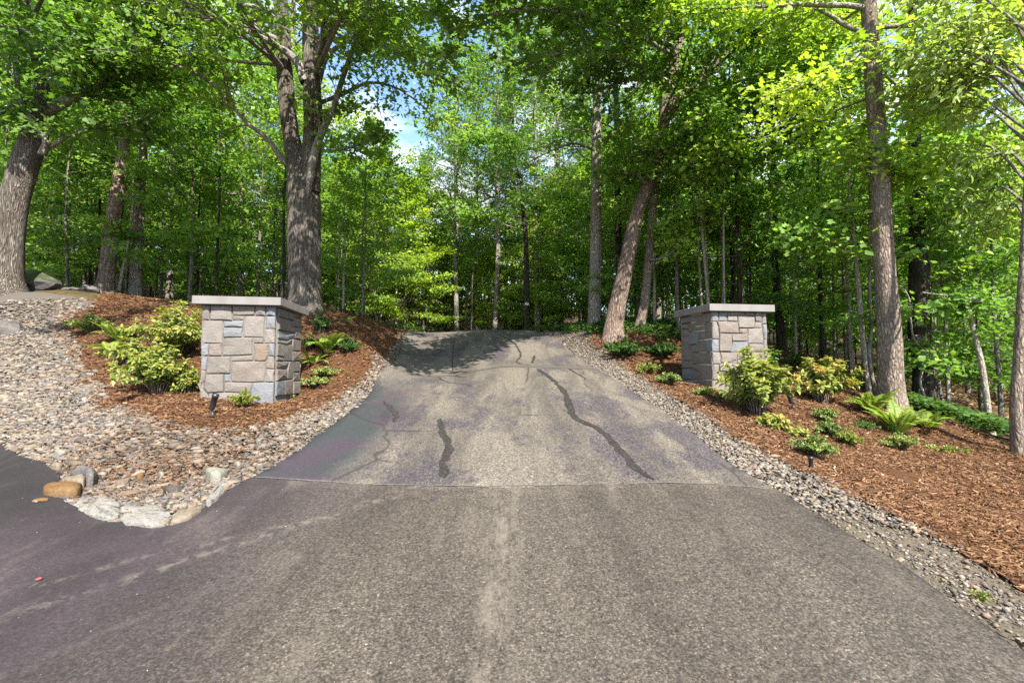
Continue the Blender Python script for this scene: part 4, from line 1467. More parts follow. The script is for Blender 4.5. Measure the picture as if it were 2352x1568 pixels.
def frond_mesh(L, arch, seed):
    rng = np.random.default_rng(seed)
    n = 26
    t = np.linspace(0, 1, n)
    ang = RAD(72) - arch * t ** 1.2
    seg = L / (n - 1)
    P = np.zeros((n, 3))
    for i in range(1, n):
        P[i] = P[i - 1] + seg * np.array([math.cos(ang[i]), 0, math.sin(ang[i])])
    Vt, Ft = tube(P, np.linspace(0.004, 0.001, n), 4)
    w = L * 0.17 * np.sin(np.clip(t * 0.93 + 0.07, 0, 1) * math.pi) ** 0.7
    pos, d, nr, sz = [], [], [], []
    T = np.gradient(P, axis=0)
    T = unit(T)
    for i in range(3, n):
        for s in (-1, 1):
            for h_ in (0, 0.5):
                pos.append(P[i] + T[i] * seg * h_)
                d.append(np.array([0, s, 0]) + T[i] * 0.45 + np.array([0, 0, -0.12]) + rng.normal(0, .06, 3))
                nr.append(np.cross(np.array([0, 1, 0]), T[i]) * -1 + rng.normal(0, .1, 3))
                sz.append(w[i] * rng.uniform(0.88, 1.1))
    pos, d, nr, sz = map(np.array, (pos, d, nr, sz))
    T0, F0 = LEAF['quad']
    T0 = T0 * np.array([1, 0.42, 0.5])
    dd = unit(d)
    nn = unit(nr - (nr * dd).sum(1, keepdims=True) * dd)
    ss = np.cross(nn, dd)
    V = pos[:, None] + sz[:, None, None] * (T0[None, :, 0:1] * dd[:, None] + T0[None, :, 1:2] * ss[:, None] + T0[None, :, 2:3] * nn[:, None])
    F = (F0[None] + (np.arange(len(pos)) * 4)[:, None, None]).reshape(-1, 3) + len(Vt)
    r = np.r_[np.full(len(Vt), 0.6), np.repeat(np.clip(rng.normal(0.5, 0.2, len(pos)), 0, 1), 4)]
    return mesh_np('frond', np.r_[Vt, V.reshape(-1, 3)], [Ft, F], L_FERN, attr=r)


FROND = [frond_mesh(0.6, RAD(a), i) for i, a in enumerate((45, 70, 95, 60))]


def make_fern(label, p, size, n, seed, spread=0.35):
    rng = np.random.default_rng(seed)
    root = thing('fern', label, 'fern', p, 'ferns in the mulch beds')
    for i in range(n):
        a = i * 6.283 / n + rng.normal(0, .25)
        link('frond', FROND[int(rng.integers(0, 4))], root, (0.02 * math.cos(a), 0.02 * math.sin(a), 0),
             (rng.normal(0, .12), rng.uniform(-0.1, spread), a), size / 0.6 * rng.uniform(0.75, 1.12))
    return root


make_fern('bright fern with upright fronds between evergreen and shrub, left bed', G(275, 787), 0.55, 14, 201)
make_fern('bright fern with pale fronds at the left edge of the yellow shrub', G(250, 812), 0.4, 10, 202, 0.5)
make_fern('bright yellow-green fern right of the left pillar', G(752, 812), 0.62, 12, 203)
make_fern('low fern at the foot of the left pillar\'s road side', G(722, 838), 0.4, 10, 204, 0.7)
make_fern('tall fern standing in front of the reddish-brown trunk on the right', G(2062, 1003), 0.62, 16, 205, -0.05)
make_fern('fern left of the reddish-brown trunk behind the tall fern', G(2000, 955), 0.56, 14, 206, -0.05)
make_fern('low fern spreading right of the tall fern at woods edge', G(2130, 985), 0.5, 11, 207, 0.7)
make_fern('small bright fern in the shade at the mound\'s crest', G(795, 742), 0.25, 8, 208)


def make_clump(label, p, rad, hgt, seed, mat=L_LOW, n=900, ls=0.022, shape='long', name='low_plant', group='low plants in the mulch beds'):
    rng = np.random.default_rng(seed)
    root = thing(name, label, 'plant', p, group)
    ns = 26
    tubes, pos, dr, nr = [], [], [], []
    per = n // ns
    for i in range(ns):
        a = i * 2.4 + rng.normal(0, .2)
        rr_ = math.sqrt((i + 0.5) / ns) * rng.uniform(.8, 1.2)
        e = np.array([math.cos(a) * rad * rr_, math.sin(a) * rad * rr_, hgt * (1.1 - 0.45 * rr_) * rng.uniform(.7, 1.2)])
        P = resample([np.zeros(3), e * np.array([.45, .45, .7]), e], 6)
        tubes.append(tube(P, np.linspace(0.0035, 0.0012, 6), 3))
        t = rng.uniform(0.3, 1.02, per)
        k = np.clip((t * 5).astype(int), 0, 4)
        f = (t * 5 - k)[:, None]
        ax = unit(P[k + 1] - P[k])
        pos.append(P[k] * (1 - f) + P[k + 1] * f)
        dr.append(unit(np.cross(ax, rand_unit(rng, per))) + ax * 0.7 + rng.normal(0, .1, (per, 3)))
        nr.append(np.array([0, 0, 1.0]) + rng.normal(0, .5, (per, 3)))
    V, F = cat_meshes(tubes)
    link('stems', mesh_np('stems', V, F, M_THIN), root)
    pos = np.concatenate(pos)
    m = len(pos)
    link('foliage', leaf_mesh('foliage', pos, np.concatenate(dr), np.concatenate(nr), ls * rng.uniform(.7, 1.3, m), shape, np.clip(rng.normal(.5, .22, m), 0, 1), mat), root)
    return root


make_clump('feathery grey-green evergreen at the far left of the left bed', G(205, 768), 0.36, 0.34, 301, L_LOW, 2600, 0.042)
make_clump('small green plant at the foot of the left pillar\'s front', G(560, 938), 0.19, 0.2, 302, L_SHRUB, 1300, 0.032)
make_clump('tiny grey-green plant at the left pillar\'s front right corner', G(626, 922), 0.13, 0.18, 303, L_LOW, 800, 0.032)
make_clump('low brownish plant at the left pillar\'s road-side corner', G(655, 918), 0.14, 0.08, 304, L_LOW, 500, 0.022)
make_clump('low dark spreading plant right of the left pillar', G(725, 890), 0.28, 0.17, 305, L_LOW, 1700, 0.036)
make_clump('low dark plant behind the spreading one, right of left pillar', G(750, 868), 0.26, 0.17, 306, L_LOW, 1500, 0.036)
make_clump('dark green rounded evergreen behind the bright fern on the left', G(800, 812), 0.24, 0.26, 307, L_WOODS, 1500, 0.035)
make_clump('dark green evergreen beside the left pillar\'s road face', G(712, 805), 0.22, 0.26, 308, L_WOODS, 1300, 0.035)
make_clump('wide dark green evergreen at the top of the right gravel strip', G(1432, 822), 0.5, 0.38, 309, L_WOODS, 3000, 0.06)
make_clump('green plant in the shade left of the right pillar', G(1520, 825), 0.42, 0.36, 310, L_WOODS, 2400, 0.06)
make_clump('light green low plant left of the right pillar, nearer the gravel', G(1490, 862), 0.28, 0.24, 311, L_SHRUB, 1500, 0.045)
make_clump('grey-green low plant at the right pillar\'s road-side foot', G(1537, 886), 0.26, 0.22, 312, L_LOW, 1700, 0.04)
make_clump('low pale plant at the front corner of the right pillar', G(1615, 912), 0.2, 0.15, 313, L_LOW, 1000, 0.034)
make_clump('tiny dark plant between right pillar corner and large shrub', G(1655, 918), 0.1, 0.12, 314, L_LOW, 500, 0.028)
make_clump('low grey-green plant right of the trailing yellow plants', G(1895, 970), 0.2, 0.2, 315, L_LOW, 1500, 0.034)
make_clump('low grey-green plant in the middle of the right bed', G(1903, 1003), 0.19, 0.2, 316, L_LOW, 1500, 0.034)
make_clump('bright green small plant in the middle of the right bed', G(1948, 1026), 0.16, 0.19, 317, L_SHRUB, 1300, 0.032)
make_clump('large grey-green low plant just above the short right spotlight', G(1872, 1052), 0.25, 0.24, 318, L_LOW, 2400, 0.034)
make_clump('low olive plant at the foot of the tall right fern', G(2072, 1035), 0.26, 0.2, 319, L_LOW, 1900, 0.034)
make_clump('low dark plant left of the tall right fern', G(1985, 985), 0.18, 0.1, 320, L_WOODS, 800, 0.03)
make_clump('tiny bright weed growing in the gravel at the lower right', G(2255, 1385), 0.05, 0.05, 321, L_SHRUB, 160, 0.018)
make_clump('patch of thin yellow grass in the mulch right of the fern', G(2165, 1040), 0.3, 0.09, 322, L_SHRUB, 1000, 0.03)
make_clump('tiny yellow weed in the mulch above the left pillar\'s shrubs', G(425, 704), 0.16, 0.1, 323, L_SHRUB, 300, 0.04)


def patch_plants(name, label, pts, seed, mat, hgt, ls, per, group=None):
    """uncountable low growth: many leaf rosettes"""
    rng = np.random.default_rng(seed)
    pos, dr, nr, sz = [], [], [], []
    for x, y, r in pts:
        k = int(per * r * r)
        a = rng.uniform(0, 6.28, k)
        q_ = np.c_[x + np.cos(a) * r * np.sqrt(rng.random(k)), y + np.sin(a) * r * np.sqrt(rng.random(k))]
        z = H(q_[:, 0], q_[:, 1])
        for j in range(7):
            m = k
            th = rng.uniform(0, 6.28, m)
            up = rng.uniform(0.2, 1.0, m) * hgt
            pos.append(np.c_[q_ + rng.normal(0, .04, (m, 2)), z + up])
            dr.append(np.c_[np.cos(th), np.sin(th), rng.uniform(-.3, .5, m)])
            nr.append(np.array([0, 0, 1.0]) + rng.normal(0, .35, (m, 3)))
            sz.append(ls * rng.uniform(.6, 1.4, m))
    pos = np.concatenate(pos)
    m = len(pos)
    o = link(name, leaf_mesh(name, pos, np.concatenate(dr), np.concatenate(nr), np.concatenate(sz), 'quad', np.clip(rng.normal(.5, .22, m), 0, 1), mat))
    o['kind'] = 'stuff'
    o['label'] = label
    o['category'] = 'plants'


rng = np.random.default_rng(9)
pts = [(*at(x, y, Y)[:2], r) for x, y, Y, r in ((2120, 985, 8.0, .5), (2180, 985, 7.8, .5), (2230, 1000, 7.5, .5), (2290, 1020, 7.2, .5), (2150, 960, 8.8, .6), (2330, 1010, 7.4, .5),
                                              (2250, 975, 8.6, .6), (2080, 930, 9.5, .6), (1950, 880, 10.5, .7), (1880, 860, 11, .6))]
patch_plants('woodland_plants', 'low green leafy plants along the edge of the right woods', pts, 1, L_WOODS, 0.26, 0.075, 420)
pts = [(*at(x, y, Y)[:2], r) for x, y, Y, r in ((1300, 768, 14, .5), (1340, 772, 13.2, .6), (1395, 775, 12.2, .6), (1440, 778, 12, .7), (1500, 785, 12, .7), (1560, 790, 12.2, .7), (1540, 780, 13.5, .8),
                                              (1250, 762, 15, .4), (1470, 770, 13.4, .8))]
patch_plants('woodland_plants', 'low green growth around the three trunks right of the drive', pts, 2, L_WOODS, 0.20, 0.075, 330)
pts = [(rng.uniform(-14, -6), rng.uniform(12.5, 17), rng.uniform(.3, .8)) for _ in range(14)] + [(rng.uniform(-5.5, -3.2), rng.uniform(13.5, 17), .5) for _ in range(6)]
patch_plants('woodland_plants', 'scattered low plants on the shaded floor of the left woods', pts, 3, L_WOODS, 0.22, 0.08, 90)

# leaf litter
q = np.r_[rng.uniform((-22, 11.5), (-2, 26), (16000, 2)), rng.uniform((2.5, 9.5), (24, 24), (16000, 2))]
q = q[~near_edge(q, DRIVE, 0.0) & ~near_edge(q, MULR, 0.0) & ~near_edge(q, MULL, 0.0)]
m = len(q)
th = rng.uniform(0, 6.28, m)
o = link('leaf_litter', leaf_mesh('leaf_litter', np.c_[q, H(q[:, 0], q[:, 1]) + rng.uniform(0, .09, m)], np.c_[np.cos(th), np.sin(th), rng.normal(0, .3, m)],
                                  np.array([0, 0, 1.0]) + rng.normal(0, .4, (m, 3)), rng.uniform(.06, .14, m), 'quad', rng.random(m), M_LITTER))
o['kind'] = 'stuff'
o['label'] = 'dry brown leaf litter on the woodland floor'
o['category'] = 'leaves'
#@@SECTION4
# ------------------------------------------------------------------ trees


def limb_path(rng, p, d, L, n=7, jit=0.16, up=0.03):
    P = [np.array(p, float)]
    d = unit(np.array(d, float))
    for i in range(n - 1):
        d = unit(d + rng.normal(0, jit, 3) * np.array([1, 1, .6]) + np.array([0, 0, up]))
        P.append(P[-1] + d * L / (n - 1))
    return np.array(P)


def side_dirs(rng, d, n, spread=(35, 70), elev=0.15):
    out = []
    for i in range(n):
        a = RAD(rng.uniform(*spread)) * (1 if i % 2 else -1)
        h_ = np.array([d[0] * math.cos(a) - d[1] * math.sin(a), d[0] * math.sin(a) + d[1] * math.cos(a), d[2] * 0.5 + rng.normal(0, elev)])
        out.append(unit(h_))
    return out


def branch_system(rng, P, R0, nsub, sublen, twigs, tubes, fine=True, droop=0.0, start=0.25, sides=4):
    """sub-branches along a limb; collects twig sample points for leaves"""
    n = len(P)
    L = np.linalg.norm(np.diff(P, axis=0), axis=1).sum()
    fr = np.linspace(start, 0.97, nsub) + rng.normal(0, .03, nsub)
    for i, f in enumerate(fr):
        f = min(max(f, 0.05), 0.98)
        k = min(int(f * (n - 1)), n - 2)
        q_ = P[k] + (P[k + 1] - P[k]) * (f * (n - 1) - k)
        d = unit(P[k + 1] - P[k])
        sd_ = side_dirs(rng, d, 2)[i % 2]
        l_ = sublen * (1.15 - 0.6 * f) * rng.uniform(.7, 1.2)
        S = limb_path(rng, q_, sd_, l_, 5, 0.2, -droop)
        r = R0 * (1 - f * 0.7) * 0.45
        tubes.append(tube(S, np.linspace(max(r, .006), 0.003, 5), sides))
        twigs.append(resample(S, 8)[1:])
        if fine:
            for f2 in (0.35, 0.65, 0.9):
                kk = int(f2 * 4)
                d2 = side_dirs(rng, unit(S[min(kk + 1, 4)] - S[max(kk - 1, 0)]), 2)[int(rng.integers(0, 2))]
                S2 = limb_path(rng, S[kk], d2, l_ * 0.45, 4, 0.22, -droop)
                tubes.append(tube(S2, np.linspace(0.006, 0.002, 4), 3))
                twigs.append(resample(S2, 6)[1:])
    twigs.append(resample(P, 14)[8:])


def leaves_from(rng, twigs, n, size, sig, mat, shape, name='crown', tilt=0.45, flat=0.6, cscale=0.5, bright=0.0, droop=0.15):
    T = np.concatenate(twigs)
    k = rng.integers(0, len(T), n)
    pos = T[k] + rng.normal(0, 1, (n, 3)) * np.array([sig, sig, sig * flat])
    c = T.mean(0)
    outv = unit(pos - c) * np.array([1, 1, 0.2])
    d = outv * 0.5 + rng.normal(0, .6, (n, 3)) * np.array([1, 1, .45]) + np.array([0, 0, -droop])
    nr = np.array([.3, -.6, 1.0]) + rng.normal(0, tilt, (n, 3))      # leaves turn towards the light
    clump = np.array([mnoise.noise((p[0] * cscale, p[1] * cscale, p[2] * cscale)) for p in T])[k]
    r = np.clip(0.48 + clump * 0.35 + rng.normal(0, .16, n) + bright, 0, 1)
    return leaf_mesh(name, pos, d, nr, size * rng.uniform(.5, 1.3, n), shape, r, mat)


def gen_tree(seed, height, r0, base, crown_r, nlimb, nleaf, lsize, leafmat, bark, elev=(5, 40), shape='quad', sig=0.16, prof=None, lean=0.03,
             sublen=0.36, nsub=7, flat=0.55, droop=0.02, tilt=0.45, fine=True, tk=7, top=1.0):
    """a whole tree in local coordinates: trunk mesh (with limbs) and crown mesh"""
    rng = np.random.default_rng(seed)
    n = 12
    P = np.zeros((n, 3))
    P[:, 2] = np.linspace(-0.3, height * top, n)
    P[1:, :2] += np.cumsum(rng.normal(0, lean * height / n, (n - 1, 2)), 0)
    R = r0 * (1 - np.linspace(0, 1, n) ** 1.2 * 0.88)
    R[0] *= 1.35
    tubes = [tube(P, R, tk, rng, 0.06)]
    tw = []
    for i in range(nlimb):
        t = base + (0.98 - base) * (i + .5) / nlimb
        f = t * (n - 1)
        k = min(int(f), n - 2)
        q_ = P[k] + (P[k + 1] - P[k]) * (f - k)
        a = i * 2.39996 + rng.normal(0, .35)
        u_ = (t - base) / (1 - base)
        e = RAD(elev[0] + (elev[1] - elev[0]) * u_ + rng.normal(0, 7))
        pr = (prof(u_) if prof else (0.45 + 0.55 * math.sin(math.pi * min(1, u_ * 0.85 + 0.2))) * (1.0 if u_ < .7 else 1 - (u_ - .7) * 1.9))
        L = crown_r * max(.2, pr) * rng.uniform(.75, 1.15)
        LP = limb_path(rng, q_, (math.cos(a) * math.cos(e), math.sin(a) * math.cos(e), math.sin(e)), L, 7, 0.13, 0.01)
        rl_ = max(0.008, R[k] * 0.42)
        tubes.append(tube(LP, np.linspace(rl_, rl_ * .2, 7), 4))
        branch_system(rng, LP, rl_, nsub, L * sublen, tw, tubes, fine, droop, sides=3)
    V, F = cat_meshes(tubes)
    tm = mesh_np('trunk', V, F, bark, smooth=True)
    cmesh = leaves_from(rng, tw, nleaf, lsize, sig, leafmat, shape, tilt=tilt, flat=flat)
    return tm, cmesh


def gen_pine(seed, height, r0, base, crown_r, ntuft=7000, bark=M_PINEB):
    rng = np.random.default_rng(seed)
    n = 12
    P = np.zeros((n, 3))
    P[:, 2] = np.linspace(-0.3, height, n)
    P[1:, :2] += np.cumsum(rng.normal(0, .012 * height / n, (n - 1, 2)), 0)
    R = r0 * (1 - np.linspace(0, 1, n) * 0.93)
    tubes = [tube(P, R, 8, rng, .05)]
    tw = []
    nl = 56
    for i in range(nl):
        t = base + (0.985 - base) * (i + .5) / nl
        k = min(int(t * (n - 1)), n - 2)
        q_ = P[k] + (P[k + 1] - P[k]) * (t * (n - 1) - k)
        a = i * 2.39996 + rng.normal(0, .4)
        u_ = (t - base) / (1 - base)
        L = crown_r * (1.05 - u_ * .9) * rng.uniform(.6, 1.15)
        e = RAD(-8 + 35 * u_ + rng.normal(0, 8))
        LP = limb_path(rng, q_, (math.cos(a) * math.cos(e), math.sin(a) * math.cos(e), math.sin(e)), L, 6, .1, .05)
        tubes.append(tube(LP, np.linspace(max(.012, R[k] * .25), .004, 6), 4))
        branch_system(rng, LP, .02, 9, L * .32, tw, tubes, False, -.03, .2, 3)
    V, F = cat_meshes(tubes)
    tm = mesh_np('trunk', V, F, bark, smooth=True)
    T = np.concatenate(tw)
    k = rng.integers(0, len(T), ntuft)
    c = T[k] + rng.normal(0, .07, (ntuft, 3))
    m = 9
    pos = np.repeat(c, m, 0)
    d = rng.normal(0, 1, (ntuft * m, 3)) + np.array([0, 0, .5])
    cl = np.array([mnoise.noise((p[0] * .6, p[1] * .6, p[2] * .6)) for p in T])[k]
    r = np.repeat(np.clip(.5 + .3 * cl + rng.normal(0, .14, ntuft), 0, 1), m)
    cmesh = leaf_mesh('crown', pos, d, rng.normal(0, 1, (ntuft * m, 3)), rng.uniform(.10, .18, ntuft * m), 'needle', r, L_PINE)
    return tm, cmesh


LEAF['needle'] = (np.array([[0, 0.045, 0], [0, -0.045, 0], [1, 0, 0]]), np.array([[0, 1, 2]]))

# ---- trees one can single out: trunk and limbs follow what the photograph shows


def hero(name, label, cat, group, Y, stems, limbs, bark, limb_bark, leafmat, seed, nleaf=9000, lsize=0.12, shape='lobed', extra=None, ybase=None, flare=1.25, k=14, sig=0.2,
         rough=0.05, toplen=2.2, leafy_stems=True, bright=0.0, nlf=None):
    """stems, limbs: pixel polylines [(x, y, width_px[, depth offset]), ...]"""
    rng = np.random.default_rng(seed)
    b = at(stems[0][0][0], stems[0][0][1], Y)
    b = np.array([b[0], b[1], h1(b[0], b[1])])
    root = thing(name, label, cat, b, group)
    tw = []

    def path(pl, first=False):
        Q = []
        for s in pl:
            dy = s[3] if len(s) > 3 else 0.0
            p_ = at(s[0], s[1], Y + dy)
            Q.append((*(p_ - b), s[2] * .88 * (Y + dy) / FPX / 2))
        return np.array(Q)

    for si, pl in enumerate(stems):
        Q = path(pl)
        if si == 0:
            lo = Q[0].copy()
            lo[2] = -0.25
            lo[3] *= flare * 1.1
            Q[0, 3] *= 1.05
            Q = np.r_[[lo], Q]
            Q[1, 2] = max(Q[1, 2], 0.06)
        # carry the stem on above the picture
        e = Q[-1]
        d = unit(Q[-1, :3] - Q[-2, :3])
        if toplen > 0:
            Q = np.r_[Q, [[*(e[:3] + d * toplen * .5 + rng.normal(0, .1, 3)), e[3] * .75], [*(e[:3] + d * toplen + rng.normal(0, .25, 3)), e[3] * .4]]]
        Qs = resample(Q, max(14, len(Q) * 6))
        V, F = tube(Qs[:, :3], np.maximum(Qs[:, 3], .004), k, rng, rough)
        link('trunk' if si == 0 else 'stem', mesh_np('trunk', V, F, bark, smooth=True), root)
    for pl in limbs:
        Q = path(pl)
        Qs = resample(Q, max(10, len(Q) * 4))
        tubes = [tube(Qs[:, :3], np.maximum(Qs[:, 3], .004), 7, rng, .04)]
        L = np.linalg.norm(np.diff(Qs[:, :3], axis=0), axis=1).sum()
        branch_system(rng, Qs[:, :3], Qs[0, 3], max(5, int(L * 3.2)), min(1.3, .25 + L * .28), tw, tubes, True, .02, .2)
        link('limb', mesh_np('limb', *cat_meshes(tubes), limb_bark, smooth=True), root)
    if extra:
        for (x, y, dY, az, el, L, r) in extra:
            p_ = at(x, y, Y + dY) - b
            a, e = RAD(az), RAD(el)
            LP = limb_path(rng, p_, (math.cos(a) * math.cos(e), math.sin(a) * math.cos(e), math.sin(e)), L, 9, .1, 0.0)
            tubes = [tube(LP, np.linspace(r, r * .2, 9), 6, rng, .03)]
            branch_system(rng, LP, r, max(7, int(L * 3.4)), min(1.5, .3 + L * .26), tw, tubes, True, .03, .22)
            link('limb', mesh_np('limb', *cat_meshes(tubes), limb_bark, smooth=True), root)
    if tw and nleaf:
        link('crown', leaves_from(rng, tw, nleaf, lsize, sig, leafmat, shape, bright=bright), root)
    return root


TREES = 'large trunks beside the drive'
hero('oak_tree', 'massive double-stemmed oak with furrowed bark behind the left pillar', 'tree', TREES, 10.4,
     [[(702, 706, 86), (700, 640, 80), (698, 540, 80), (697, 450, 80), (690, 400, 66), (672, 330, 44), (660, 240, 42), (652, 120, 38), (640, -40, 34)],
      [(712, 440, 50, -.05), (716, 370, 50, -.1), (720, 300, 48, -.1), (716, 180, 44, -.1), (712, 60, 42, -.1), (710, -40, 38, -.1)]],
     [[(708, 445, 10, -.25), (713, 400, 22, -.4), (716, 380, 22, -.42), (735, 315, 20, -.4), (765, 250, 16, -.3), (784, 190, 14, -.3), (805, 130, 13, -.3), (830, 60, 11, -.3), (850, -20, 9, -.3)],
      [(652, 372, 16, -.3), (615, 320, 13, -.6), (565, 280, 11, -.8), (530, 240, 9, -1), (465, 175, 8, -1.2), (400, 150, 7, -1.4), (350, 137, 7, -1.5), (280, 120, 6, -1.7), (200, 120, 5, -1.8), (125, 145, 3, -2)],
      [(700, 190, 26, -.2), (680, 140, 22, -.2), (635, 105, 16, -.4), (575, 75, 13, -.6), (500, 50, 11, -.8), (425, 30, 8, -1), (360, 25, 6, -1.2)],
      [(655, 165, 20, 0), (620, 125, 16, .2), (595, 80, 13, .3), (565, 0, 9, .4)],
      [(722, 348, 10, -.3), (784, 343, 7, -.4), (830, 330, 5, -.5), (875, 298, 3, -.6)],
      [(730, 200, 14, .2), (760, 120, 12, .4), (810, 90, 9, .5), (870, 70, 7, .6), (930, 90, 5, .6), (985, 150, 3, .6)],
      [(725, 240, 12, .1), (790, 215, 10, .4), (850, 190, 8, .7), (905, 200, 6, 1.0), (960, 235, 4, 1.2), (1005, 280, 3, 1.3)],
      [(722, 90, 14, 0), (800, 60, 11, -1.2), (890, 110, 9, -2.0), (960, 130, 6, -2.4), (1015, 190, 4, -2.6)],
      [(720, 120, 14, 0), (780, 40, 11, -.6), (860, 20, 9, -1.0), (950, 20, 6, -1.4), (1040, 40, 4, -1.6)]],
     M_OAK, M_OAKLIMB, L_OAK, 401, nleaf=19000, lsize=0.13, k=26, sig=.13, rough=.05,
     extra=[(660, 100, 0, 200, 12, 4.2, .07), (650, 60, 0, 250, 8, 3.8, .06), (715, 20, 0, -30, 5, 4.6, .07), (712, 60, 0, 285, 6, 4.6, .06), (712, 0, 0, 10, 10, 3.5, .06),
            (645, 30, 0, 215, 2, 4.2, .05), (712, -40, 0, -50, 10, 4.6, .06), (655, 150, 0, 190, -2, 3.8, .04), (655, 165, 0, 272, -2, 5.4, .06), (720, 180, 0, 302, -2, 7.0, .06), (718, 160, 0, 296, -1, 7.0, .06), (718, 150, 0, 310, 0, 6.8, .06), (655, 165, 0, 262, -2, 6.0, .05),
            (720, 120, 0, 318, 2, 5.5, .05), (655, 120, 0, 240, 0, 5.0, .05)])
hero('oak_tree', 'thick leaning oak at the far left with a hollow fork', 'tree', TREES, 9.8,
     [[(8, 664, 86), (14, 600, 72), (22, 530, 62), (34, 460, 60), (56, 380, 58), (82, 300, 52), (98, 240, 38), (92, 170, 26), (70, 90, 20), (60, -30, 16)]],
     [[(96, 355, 18, -.3), (106, 325, 15, -.35), (75, 282, 13, -.4), (50, 238, 11, -.45), (40, 160, 8, -.5), (45, 60, 6, -.5)],
      [(95, 350, 12, -.2), (160, 312, 10, -.3), (215, 296, 8, -.4), (290, 282, 5, -.5), (360, 262, 3, -.6)],
      [(100, 262, 26, 0), (160, 228, 24, 0), (212, 206, 20, 0), (262, 176, 14, 0), (310, 145, 9, 0), (345, 100, 5, 0)],
      [(96, 250, 16, -.1), (60, 235, 10, -.3), (10, 255, 8, -.5), (-60, 270, 5, -.8)],
      [(90, 160, 12, 0), (130, 150, 10, -.4), (190, 125, 8, -.8), (260, 120, 6, -1.1), (330, 115, 4, -1.3)]],
     M_OAK, M_OAKLIMB, L_OAK, 402, nleaf=7500, lsize=.13, k=22, sig=.17, rough=.05,
     extra=[(80, 120, 0, 0, 8, 3.4, .05), (70, 60, 0, 330, 6, 3.6, .05), (75, 80, 0, 200, 8, 3.0, .05), (65, 0, 0, 285, 8, 3.2, .05),
            (90, 180, 0, 340, -4, 3.0, .035), (64, 10, 0, 310, 2, 3.4, .04)])
hero('pine_tree', 'brown barked trunk with flared roots on the left wood edge', 'tree', TREES, 12.4,
     [[(238, 686, 50), (244, 640, 38), (251, 575, 35), (266, 475, 33), (276, 400, 28), (286, 335, 24), (296, 200, 20), (304, 60, 17), (308, -60, 14)]],
     [], M_RED, M_THIN, L_MAPLE, 403, nleaf=3800, lsize=.13, k=16, flare=1.5,
     extra=[(286, 300, 0, 0, 12, 2.6, .04), (290, 240, 0, 200, 12, 2.6, .04), (296, 200, 0, 290, 5, 2.6, .04), (298, 150, 0, 60, 14, 3, .04), (300, 120, 0, 250, 8, 2.6, .04), (302, 80, 0, 330, 12, 2.8, .04), (280, 360, 0, 150, 8, 2.2, .03)])
hero('maple_tree', 'grey straight trunk just right of the brown trunk', 'tree', TREES, 13.0,
     [[(310, 684, 32), (313, 600, 26), (318, 520, 23), (323, 440, 20), (332, 300, 17), (338, 100, 14), (340, -60, 11)]],
     [], M_PINEB, M_THIN, L_MAPLE, 404, nleaf=3800, lsize=.13, k=14,
     extra=[(326, 400, 0, 20, 10, 2.4, .03), (330, 330, 0, 190, 8, 2.4, .03), (332, 280, 0, 300, 5, 2.8, .03), (334, 200, 0, 80, 12, 2.6, .03), (336, 140, 0, 240, 8, 2.8, .03), (338, 100, 0, 340, 10, 2.6, .03)])
hero('sapling', 'thin pale leaning stem between the brown and grey left trunks', 'tree', 'slim stems at the wood edge', 12.6,
     [[(271, 684, 9), (282, 620, 8), (296, 545, 7), (305, 470, 6), (312, 380, 5)]], [], M_PALEB, M_THIN, L_MAPLE, 405, nleaf=500, lsize=.12, k=7, toplen=1.0,
     extra=[(305, 470, 0, 30, 20, 1.2, .01), (310, 400, 0, 200, 20, 1.2, .01)])
